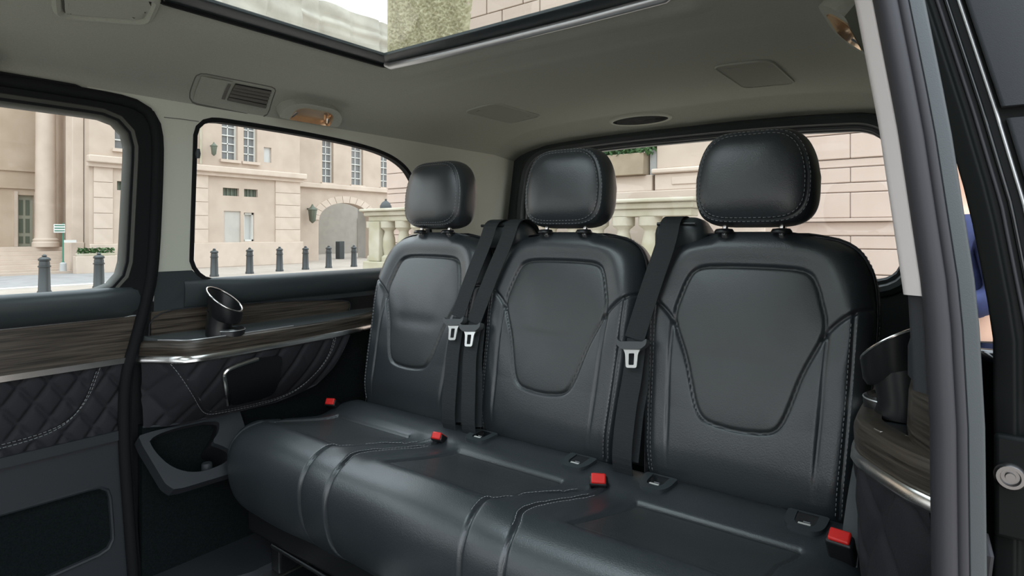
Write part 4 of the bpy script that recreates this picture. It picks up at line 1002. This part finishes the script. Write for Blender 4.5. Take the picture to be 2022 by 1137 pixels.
def lantern(parent, x, y, z, s=1.0):
    b = MB().add(lathe([(0.02*s, 0), (0.10*s, 0.08*s), (0.14*s, 0.42*s), (0.17*s, 0.44*s), (0.05*s, 0.55*s), (0.02*s, 0.62*s)], (x, y, z), 8)).add(box(x-0.32*s, x, y-0.02, y+0.02, z+0.46*s, z+0.50*s))
    return b
t = tag(lantern(None, XA+0.34, 13.66, 4.50).build('wall_lantern', 'slot_green'), 'dark wall lantern on the cream wing beside the tall sash windows', 'lantern')
# ---- recessed wing with the archway
bC = tag(empty('stone_building', (-28.7, 24.0, GZ)), 'cream stone building wing with a carriage archway and tall windows', 'building')
XC = -28.7
arch = [(20.85, GZ-0.01)]+[(22.745-1.895*math.cos(a), 1.75+1.05*math.sin(a)) for a in np.linspace(0, math.pi, 19)]+[(24.64, GZ-0.01)]
archl = [(20.85, GZ)]+arch[1:-1]+[(24.64, GZ)]
tallC = [(21.09, 21.87), (23.17, 24.05), (25.45, 26.25)]
outC = [(18.3, GZ), (20.85, GZ)]+arch[1:-1]+[(24.64, GZ), (34, GZ), (34, 14.3), (18.3, 14.3)]
mesh('wall', *prism(outC, [R(a, b, 3.92, 6.45) for a, b in tallC], fA(XC), 0.0, -0.5), 'stone', bC, smooth=False)
for a, b in tallC:
    sash(bC, a, b, 3.92, 6.45, XC, 2, 6); mesh('window_sill', *box(XC, XC+0.12, a-0.1, b+0.1, 3.84, 3.92), 'stone_pale', bC, smooth=False)
mesh('cornice', *box(XC, XC+0.20, 18.3, 34, 3.56, 3.84), 'stone_pale', bC, bevel=0.04)
mesh('core', *box(XC-2.2, XC-0.5, 18.3, 34, 3.1, 14.3), 'stone', bC, smooth=False)
mesh('passage_wall', *box(XC-9.6, XC-9.2, 18.3, 34, GZ, 3.6), 'arch_wall', bC, smooth=False)
mesh('passage_wall', *box(XC-9.2, XC-0.5, 19.8, 20.6, GZ, 3.1), 'arch_wall', bC, smooth=False)
mesh('passage_wall', *box(XC-2.2, XC-0.5, 25.4, 26.0, GZ, 3.1), 'arch_wall', bC, smooth=False)
mesh('passage_door', *box(XC-9.2, XC-9.1, 31.0, 31.8, GZ, 2.2), 'door_green', bC, smooth=False)
for k in range(13):        # arch stones
    a0 = math.pi*(k+0.03)/13; a1 = math.pi*(k+0.97)/13
    f = lambda a, e: (22.745-(1.895+e)*math.cos(a), 1.75+(1.05+e*0.8)*math.sin(a))
    mesh('arch_stone', *prism([f(a0, 0.0), f((a0+a1)/2, 0.0), f(a1, 0.0), f(a1, 0.5), f((a0+a1)/2, 0.5), f(a0, 0.5)], [], fA(XC), 0.06, -0.02), 'stone_pale', bC, smooth=False)
t = tag(lantern(None, XC+0.5, 20.1, 1.55, 1.7).build('wall_lantern', 'slot_green'), 'large dark lantern on a bracket beside the archway', 'lantern')
tag(mesh('utility_cabinet', *box(XC-1.0, XC-0.6, 22.75, 23.12, GZ, 0.50), 'bollard_black', bevel=0.03), 'dark upright cabinet inside the archway', 'cabinet')
# white sheeting on the upper storeys
def sheet(x, y0, y1, z0, z1, label):
    def fn(u, v):
        y = y0+(y1-y0)*u; z = z0+(z1-z0)*v
        d = 0.16+0.09*math.sin(2.1*y+0.6*math.sin(1.3*z))+0.16*math.exp(-((z-z1+1.15)/0.18)**2)-0.06*math.exp(-((z-z1+0.8)/0.06)**2)+0.05*math.sin(5.3*z+0.7*y)-0.18*math.exp(-(((y % 2.2)-1.1)/0.09)**2)
        return (x+max(d, 0.012), y, z)
    V, F = grid(fn, 150, 60)
    return tag(mesh('scaffold_sheeting', V, F, 'sheet', sharp=0), label, 'sheeting')
sheet(XA, 9.0, 18.3, 7.6, 14.5, 'white protective sheeting over the top floors of the slot-vent wing')
sheet(XC, 18.35, 34.0, 7.6, 14.35, 'white protective sheeting over the top floors of the archway wing')
bR = tag(empty('rooftop_house', (-43, 38, GZ)), 'grey flat-roofed block rising behind the white sheeting', 'building')
mesh('wall', *box(-46, -41, 31.5, 46, GZ, 18.0), 'roof_grey', bR, smooth=False)
mesh('roof', *box(-46.5, -40.2, 30.8, 46.5, 18.0, 18.5), 'roof_grey', bR, smooth=False)
for k in range(5): mesh('window', *box(-41, -40.95, 32.0+k*2.4, 33.8+k*2.4, 15.8, 17.6), 'window_grey', bR, smooth=False)
# ---- portico wing
bB = tag(empty('portico_building', (-30, 6.0, GZ)), 'cream stone portico with round column, steps and panelled door', 'building')
XB = -31.0
mesh('wall', *prism(R(-6, 8.88, GZ, 14), [R(7.70, 8.27, 0.42, 2.60)], fA(XB), 0.0, -0.5), 'stone_warm', bB, smooth=False)
mesh('core', *box(XB-6, XB-0.5, -6, 8.88, GZ, 14), 'stone_warm', bB, smooth=False)
for z in (2.86, 3.60): mesh('band_course', *box(XB, XB+0.08, -6, 8.88, z, z+0.10), 'stone_warm', bB, smooth=False)
dd_ = mesh('door', *box(XB-0.3, XB-0.2, 7.70, 8.27, 0.42, 2.60), 'door_green', bB, smooth=False)
for i in range(2):
    for j, (z0, z1) in enumerate(((0.55, 0.85), (1.0, 1.6), (1.75, 2.4))):
        y0 = 7.80+i*0.22
        o = mesh('door_panel', *box(XB-0.2, XB-0.18, y0, y0+0.14, z0, z1), 'slot_green', smooth=False); o.parent = dd_
for a, b in ((7.58, 7.70), (8.27, 8.39)): mesh('door_surround', *box(XB, XB+0.08, a, b, 0.42, 2.75), 'stone_pale', bB, smooth=False)
mesh('column', *lathe([(0.46, 0.42), (0.46, 0.60), (0.42, 0.64), (0.44, 0.72), (0.37, 0.78), (0.355, 0.9), (0.35, 3.0), (0.335, 6.0), (0.31, 9.0), (0.42, 9.2)], (-29.5, 8.27, 0), 32), 'stone_pale', bB)
mesh('column', *lathe([(0.46, 0.42), (0.46, 0.60), (0.42, 0.64), (0.44, 0.72), (0.37, 0.78), (0.355, 0.9), (0.35, 3.0), (0.335, 6.0), (0.31, 9.0), (0.42, 9.2)], (-29.5, 5.2, 0), 32), 'stone_pale', bB)
mesh('pilaster', *box(-27.95, -27.2, 8.5, 8.88, 0.42, 9.2), 'stone_pale', bB, bevel=0.02)
mesh('pilaster_base', *box(-28.0, -27.12, 8.42, 8.88, GZ, 0.62), 'stone_pale', bB, bevel=0.02)
for k in range(6): mesh('step', *box(XB, -27.9-k*0.28, -6, 8.85, GZ+k*0.166, GZ+(k+1)*0.166), 'stone_pale', bB, bevel=0.01)
mesh('low_wall', *box(-26.5, -26.15, 8.3, 9.7, GZ, 0.10), 'stone_pale', bB, bevel=0.02)
def leaves(name, parent, c, sx_, sy_, sz_, n, size, m='leaf', seed=1):
    rnd = random.Random(seed); V = []; F = []
    for k in range(n):
        p = Vector((c[0]+rnd.uniform(-sx_, sx_), c[1]+rnd.uniform(-sy_, sy_), c[2]+rnd.uniform(-sz_, sz_)))
        a = Vector((rnd.gauss(0, 1), rnd.gauss(0, 1), rnd.gauss(0, 1))).normalized(); b = a.orthogonal().normalized(); s = size*rnd.uniform(0.6, 1.3)
        i = len(V); V += [p-a*s, p+b*s*0.5, p+a*s, p-b*s*0.5]; F.append((i, i+1, i+2, i+3))
    o = mesh(name, V, F, m, parent, smooth=False); o['kind'] = 'stuff'; return o
pl = tag(empty('trailing_plants', (-26.3, 9.0, 0.1)), 'low dark green plants along the wall by the portico', 'plants')
mesh('trough', *box(-26.45, -26.2, 8.35, 9.65, 0.10, 0.20), 'stone_green', pl, bevel=0.02)
leaves('foliage', pl, (-26.32, 9.0, 0.30), 0.12, 0.62, 0.10, 260, 0.06, seed=3)
# ---- bollards, sign post
bol_me = None
for i, (x, y) in enumerate([(-18.06, 5.12), (-18.6, 6.52), (-20.7, 10.83), (-21.2, 12.45), (-21.6, 13.97), (-21.8, 15.32), (-22.0, 16.65), (-21.9, 17.97)]):
    nth = ('first', 'second', 'third', 'fourth', 'fifth', 'sixth', 'seventh', 'eighth')[i]
    t = tag(empty('bollard', (x, y, GZ)), 'black cast-iron bollard, %s of the row counted from the portico steps' % nth, 'bollard', 'row of street bollards')
    if bol_me is None:
        bol_me = (getmesh('shaft', lathe([(0.155, 0.0), (0.155, 0.06), (0.135, 0.09), (0.118, 0.70), (0.118, 0.80), (0.10, 0.86)], (0, 0, 0), 20), 'bollard_black', sharp=40),
                  getmesh('collar', lathe([(0.118, 0.68), (0.140, 0.69), (0.140, 0.72), (0.118, 0.73)], (0, 0, 0), 20), 'bollard_black', sharp=40),
                  getmesh('cap', lathe([(0.11, 0.84), (0.135, 0.86), (0.135, 0.90), (0.10, 0.93), (0.045, 0.955), (0.055, 0.98), (0.03, 1.01), (0.0, 1.02)], (0, 0, 0), 20), 'bollard_black', sharp=40))
    for nm, me in zip(('shaft', 'collar', 'cap'), bol_me):
        o = bpy.data.objects.new(nm, me); COL.objects.link(o); o.parent = t
t = tag(empty('street_sign', (-26.95, 8.12, GZ)), 'small white and green street sign on a thin green post', 'sign')
mesh('post', *lathe([(0.05, 0), (0.05, 0.45), (0.03, 0.48), (0.03, 1.95)], (-26.95, 8.12, GZ), 10), 'sign_green', t)
mesh('post_base', *lathe([(0.12, 0), (0.11, 0.40), (0.05, 0.44)], (-26.95, 8.12, GZ), 10), 'roof_grey', t)
mesh('sign_plate', *box(-26.97, -26.91, 7.82, 8.18, 1.0, 1.33), 'white_paint', t, bevel=0.01)
for z in (1.06, 1.16, 1.26): mesh('sign_band', *box(-26.91, -26.90, 7.84, 8.16, z, z+0.035), 'sign_green', t, smooth=False)
mesh('sign_arm', *box(-26.97, -26.93, 8.12, 8.55, 0.62, 0.72), 'white_paint', t, smooth=False)
# ---- building behind the van
bD = tag(empty('stone_building', (2.0, 12.0, GZ)), 'pale pink banded stone building close behind the van', 'building')
YD = 12.0
mesh('wall', *box(-12.78, 18, YD, YD+6, GZ, 16), 'pink_stone', bD, smooth=False)
HC_ = [(-0.6, -0.17), (-0.17, 0.26), (0.26, 0.70), (0.70, 0.93), (0.93, 1.18), (1.24, 1.69), (1.69, 1.86), (1.86, 2.13), (2.13, 2.28), (2.28, 2.72), (2.72, 3.16), (3.16, 3.60)]
for i, (z0, z1) in enumerate(HC_):
    pr_ = 0.07 if (z1-z0) > 0.3 else 0.05
    for rng in ((-3.7, 3.4), (-12.78, -10.0)):
        x = rng[0]-(0.0 if i % 2 == 0 else 0.85)
        while x < rng[1]:
            a, b = max(x, rng[0]), min(x+1.9, rng[1])
            if b-a > 0.25: block(bD, a+0.004, b-0.004, YD-pr_, YD, z0+0.007, z1-0.007, 'pink_stone')
            x += 1.9
mesh('band_course', *box(-12.78, 18, YD-0.14, YD, 1.18, 1.24), 'pink_stone', bD, bevel=0.01)
for i in range(4):
    for k in range(5):
        x = -9.6+k*1.15-(0.5 if i % 2 else 0); z = 6.0+i*0.62
        block(bD, x, x+1.12, YD-0.06, YD, z, z+0.60, 'pink_stone')
mesh('window', *box(-5.6, -4.6, YD-0.10, YD-0.02, 6.3, 8.5), 'window_grey', bD, smooth=False)
iv = tag(empty('climber_panel', (-11, 12, 5.8)), 'rough green-brown matted covering high on the corner of the pink building', 'wall covering')
def ivf(u, v):
    x = -12.74+3.6*u*(0.86+0.14*v); z = 5.6+3.6*v
    r_ = random.Random(int(u*997)*1009+int(v*991)); e_ = min(u, 1-u, v, 1-v)
    return (x, YD-0.03-(0.10*r_.random()+0.03*math.sin(9*x+4*z))*min(1, e_*14)-0.03, z)
mesh('matting', *grid(ivf, 110, 110), 'ivy_wall', iv, sharp=0)
# ---- terrace wall, planter and balustrade in front of it
tw = tag(empty('terrace_wall', (-5, 11.2, GZ)), 'stepped pale stone terrace wall with a moulded pedestal', 'wall')
mesh('lower_course', *box(-9.6, -1.9, 10.9, 11.85, GZ, 1.80), 'stone', tw, bevel=0.02)
mesh('upper_course', *box(-9.2, -4.02, 11.0, 11.85, 1.80, 2.12), 'stone_pale', tw, bevel=0.02)
mesh('pedestal', *box(-3.95, -2.2, 10.95, 11.85, 1.80, 2.12), 'stone_pale', tw, bevel=0.02)
mesh('pedestal_moulding', *box(-4.0, -2.15, 10.88, 11.85, 2.12, 2.22), 'stone_pale', tw, bevel=0.03)
mesh('pedestal_block', *box(-3.93, -2.25, 11.0, 11.85, 2.22, 3.9), 'stone', tw, bevel=0.02)
mesh('pedestal_panel', *box(-3.6, -2.6, 10.93, 10.96, 1.90, 2.04), 'stone_pale', tw, bevel=0.01)
pt = tag(empty('hedge_planter', (-4.8, 11.1, 2.12)), 'brown box planter with clipped green hedge on the terrace wall', 'planter')
mesh('planter_box', *box(-6.2, -4.14, 10.85, 11.5, 2.121, 2.55), 'planter', pt, bevel=0.015)
mesh('planter_box', *box(-4.12, -3.97, 11.1, 11.6, 2.121, 2.62), 'roof_grey', pt, bevel=0.015)
leaves('foliage', pt, (-5.1, 11.15, 2.70), 1.12, 0.33, 0.17, 2600, 0.05, seed=5)
bl = tag(empty('balustrade', (-6, 9.0, GZ)), 'weathered stone balustrade with stout balusters behind the van', 'balustrade')
mesh('top_rail', *box(-9.95, -2.4, 8.78, 9.22, 1.36, 1.46), 'stone_green', bl, bevel=0.02)
mesh('coping', *box(-10.02, -2.35, 8.70, 9.30, 1.46, 1.52), 'stone_green', bl, bevel=0.02)
mesh('under_rail', *box(-9.85, -2.45, 8.84, 9.16, 1.24, 1.36), 'stone_green', bl, bevel=0.015)
mesh('base_rail', *box(-9.95, -2.4, 8.75, 9.25, GZ, 0.35), 'stone_green', bl, bevel=0.02)
bal_me = None
for k in range(15):
    x = -3.17-0.475*k
    if bal_me is None:
        bal_me = getmesh('baluster', lathe([(0.17, 0.35), (0.17, 0.45), (0.11, 0.50), (0.145, 0.70), (0.135, 0.85), (0.10, 1.00), (0.11, 1.04), (0.185, 1.10), (0.19, 1.24)], (0, 0, 0), 14), 'stone_green', sharp=40)
    o = bpy.data.objects.new('baluster', bal_me); COL.objects.link(o); o.parent = bl; o.location = Vector((x, 9.0, 0))-Vector(bl.location)
mesh('end_pier', *box(-9.80, -9.45, 8.80, 9.20, 0.35, 1.24), 'stone_green', bl, bevel=0.02)
mesh('finial', *lathe([(0.17, 1.52), (0.17, 1.58), (0.11, 1.66), (0.03, 1.70), (0.03, 1.74)], (-9.45, 9.0, 0), 4), 'bollard_black', bl)
mesh('back_wall', *box(-9.6, -2.6, 9.9, 10.1, GZ, 1.30), 'stone_pale', bl, smooth=False)

# ------------------------------------------------------------------ person standing behind the van
def skin_obj(name, verts, edges, radii, m, parent, root=0, sub=2):
    me = bpy.data.meshes.new(name); bm = bmesh.new(); ly = bm.verts.layers.skin.verify(); vv = [bm.verts.new(v) for v in verts]
    for a, b in edges: bm.edges.new((vv[a], vv[b]))
    for v, r_ in zip(vv, radii):
        v[ly].radius = r_ if isinstance(r_, tuple) else (r_, r_); v[ly].use_root = False
    vv[root][ly].use_root = True
    bm.to_mesh(me); bm.free(); me.materials.append(MATS[m])
    o = bpy.data.objects.new(name, me); COL.objects.link(o); o.parent = parent
    o.modifiers.new('skin', 'SKIN').use_smooth_shade = True
    s_ = o.modifiers.new('sub', 'SUBSURF'); s_.levels = sub; s_.render_levels = sub
    return o
def chain(n0, n): return [(i, i+1) for i in range(n0, n0+n-1)]
PX, PY, PZ = 0.80, 3.25, GZ+0.13
tag(mesh('kerb_step', *box(0.2, 3.0, 2.9, 3.9, GZ, PZ), 'stone', bevel=0.02), 'low stone kerb step behind the van', 'kerb', kind='structure')
per = tag(empty('person', (PX, PY, PZ)), 'person in a navy blue jacket with dark cuffs standing behind the van', 'person')
pts = [(0, 0, 1.00), (0, 0.01, 1.20), (0, 0.01, 1.40), (0, 0, 1.53), (0, -0.01, 1.60), (0.0, -0.02, 1.70), (0.0, -0.015, 1.82)]   # 0-6 pelvis..head
rad = [(0.15, 0.11), (0.14, 0.11), (0.15, 0.11), 0.058, 0.056, (0.078, 0.095), (0.070, 0.088)]
ed = chain(0, 7)
def add(parent_i, ch, rr):
    i0 = len(pts); pts.extend(ch); rad.extend(rr); ed.append((parent_i, i0)); ed.extend(chain(i0, len(ch))); return len(pts)-1
for s in (-1, 1):
    add(0, [(s*0.095, 0, 0.92), (s*0.10, -0.01, 0.52), (s*0.10, 0.02, 0.10), (s*0.105, -0.12, 0.04)], [0.095, 0.062, 0.045, 0.035])
hands = []
for s in (-1, 1):
    w_ = add(2, [(s*0.19, 0.0, 1.44), (s*0.215, 0.03, 1.17), (s*0.16, -0.16, 1.10), (s*0.125, -0.23, 1.105)], [0.06, 0.048, 0.034, (0.034, 0.020)])
    hx, hy, hz = pts[w_]
    for k, (o_, L) in enumerate(((-0.026, 0.066), (-0.009, 0.076), (0.009, 0.072), (0.026, 0.056))):
        add(w_, [(hx+o_, hy-0.045, hz-0.01), (hx+o_*1.1, hy-0.045-L*0.55, hz-0.028), (hx+o_*1.1, hy-0.045-L*0.8, hz-0.055)], [0.0095, 0.0085, 0.0075])
    add(w_, [(hx-s*0.035, hy-0.02, hz-0.012), (hx-s*0.045, hy-0.055, hz-0.025)], [0.011, 0.009])
skin_obj('body', pts, ed, rad, 'skin', per)
# clothes follow the same skeleton, a little larger
jp = [(0, 0, 0.90), (0, 0.01, 1.18), (0, 0.01, 1.40), (0, 0.005, 1.50)]; jr = [(0.175, 0.135), (0.165, 0.135), (0.17, 0.13), (0.085, 0.085)]; je = chain(0, 4)
for s in (-1, 1):
    i0 = len(jp); jp += [(s*0.195, 0.0, 1.445), (s*0.22, 0.03, 1.17), (s*0.178, -0.10, 1.115)]; jr += [0.078, 0.066, 0.052]; je += [(2, i0), (i0, i0+1), (i0+1, i0+2)]
skin_obj('jacket', jp, je, jr, 'navy', per, 1)
for s in (-1, 1): skin_obj('cuff', [(s*0.180, -0.095, 1.117), (s*0.150, -0.175, 1.104)], [(0, 1)], [0.052, 0.045], 'dark_cloth', per)
tp = [(0, 0, 0.98)]; tr = [(0.165, 0.125)]; te = []
for s in (-1, 1):
    i0 = len(tp); tp += [(s*0.095, 0, 0.90), (s*0.10, -0.01, 0.52), (s*0.10, 0.02, 0.10)]; tr += [0.108, 0.080, 0.068]; te += [(0, i0), (i0, i0+1), (i0+1, i0+2)]
skin_obj('trousers', tp, te, tr, 'dark_cloth', per)
for s in (-1, 1): skin_obj('shoe', [(s*0.10, 0.05, 0.045), (s*0.105, -0.13, 0.035), (s*0.106, -0.17, 0.03)], [(0, 1), (1, 2)], [0.05, 0.045, 0.035], 'bollard_black', per)
hv, hf = [], []
for i in range(13):
    for j in range(20):
        th = math.pi*0.52*i/12; ph = 2*math.pi*j/20; k = 1.0 if math.sin(ph) > -0.3 else max(0.0, 1-0.0)
        z = math.cos(th); cut = 0.35 if math.sin(ph) < -0.2 else -0.25
        z = max(z, cut) if z < cut else z
        rr_ = math.sqrt(max(1-z*z, 0)); hv.append((0.094*rr_*math.cos(ph), -0.005+0.112*rr_*math.sin(ph), 1.775+0.115*z))
for i in range(12):
    for j in range(20): hf.append((i*20+j, i*20+(j+1) % 20, (i+1)*20+(j+1) % 20, (i+1)*20+j))
o = mesh('hair', hv, hf, 'hair', sharp=0); o.parent = per
o = mesh('nose', *lathe([(0.016, 0), (0.011, 0.022), (0.006, 0.045)], (0, -0.112, 1.685), 8), 'skin', sharp=0); o.parent = per
for s in (-1, 1):
    o = mesh('eye', *lathe([(0.0, -0.008), (0.010, -0.004), (0.012, 0.0), (0.010, 0.004), (0.0, 0.008)], (s*0.032, -0.098, 1.735), 10), 'bollard_black', sharp=0); o.parent = per
    o = mesh('ear', *lathe([(0.004, -0.03), (0.014, -0.015), (0.016, 0.01), (0.006, 0.03)], (s*0.088, 0.0, 1.72), 10), 'skin', sharp=0); o.parent = per
o = mesh('mouth', *tube([(-0.022, -0.103, 1.655), (0, -0.109, 1.653), (0.022, -0.103, 1.655)], 0.005, 6), 'tan_metal', sharp=0); o.parent = per
per.rotation_euler = (0, 0, math.radians(-55))
for o in COL.objects:
    if o.name.startswith('stitching'): o['kind'] = 'stuff'
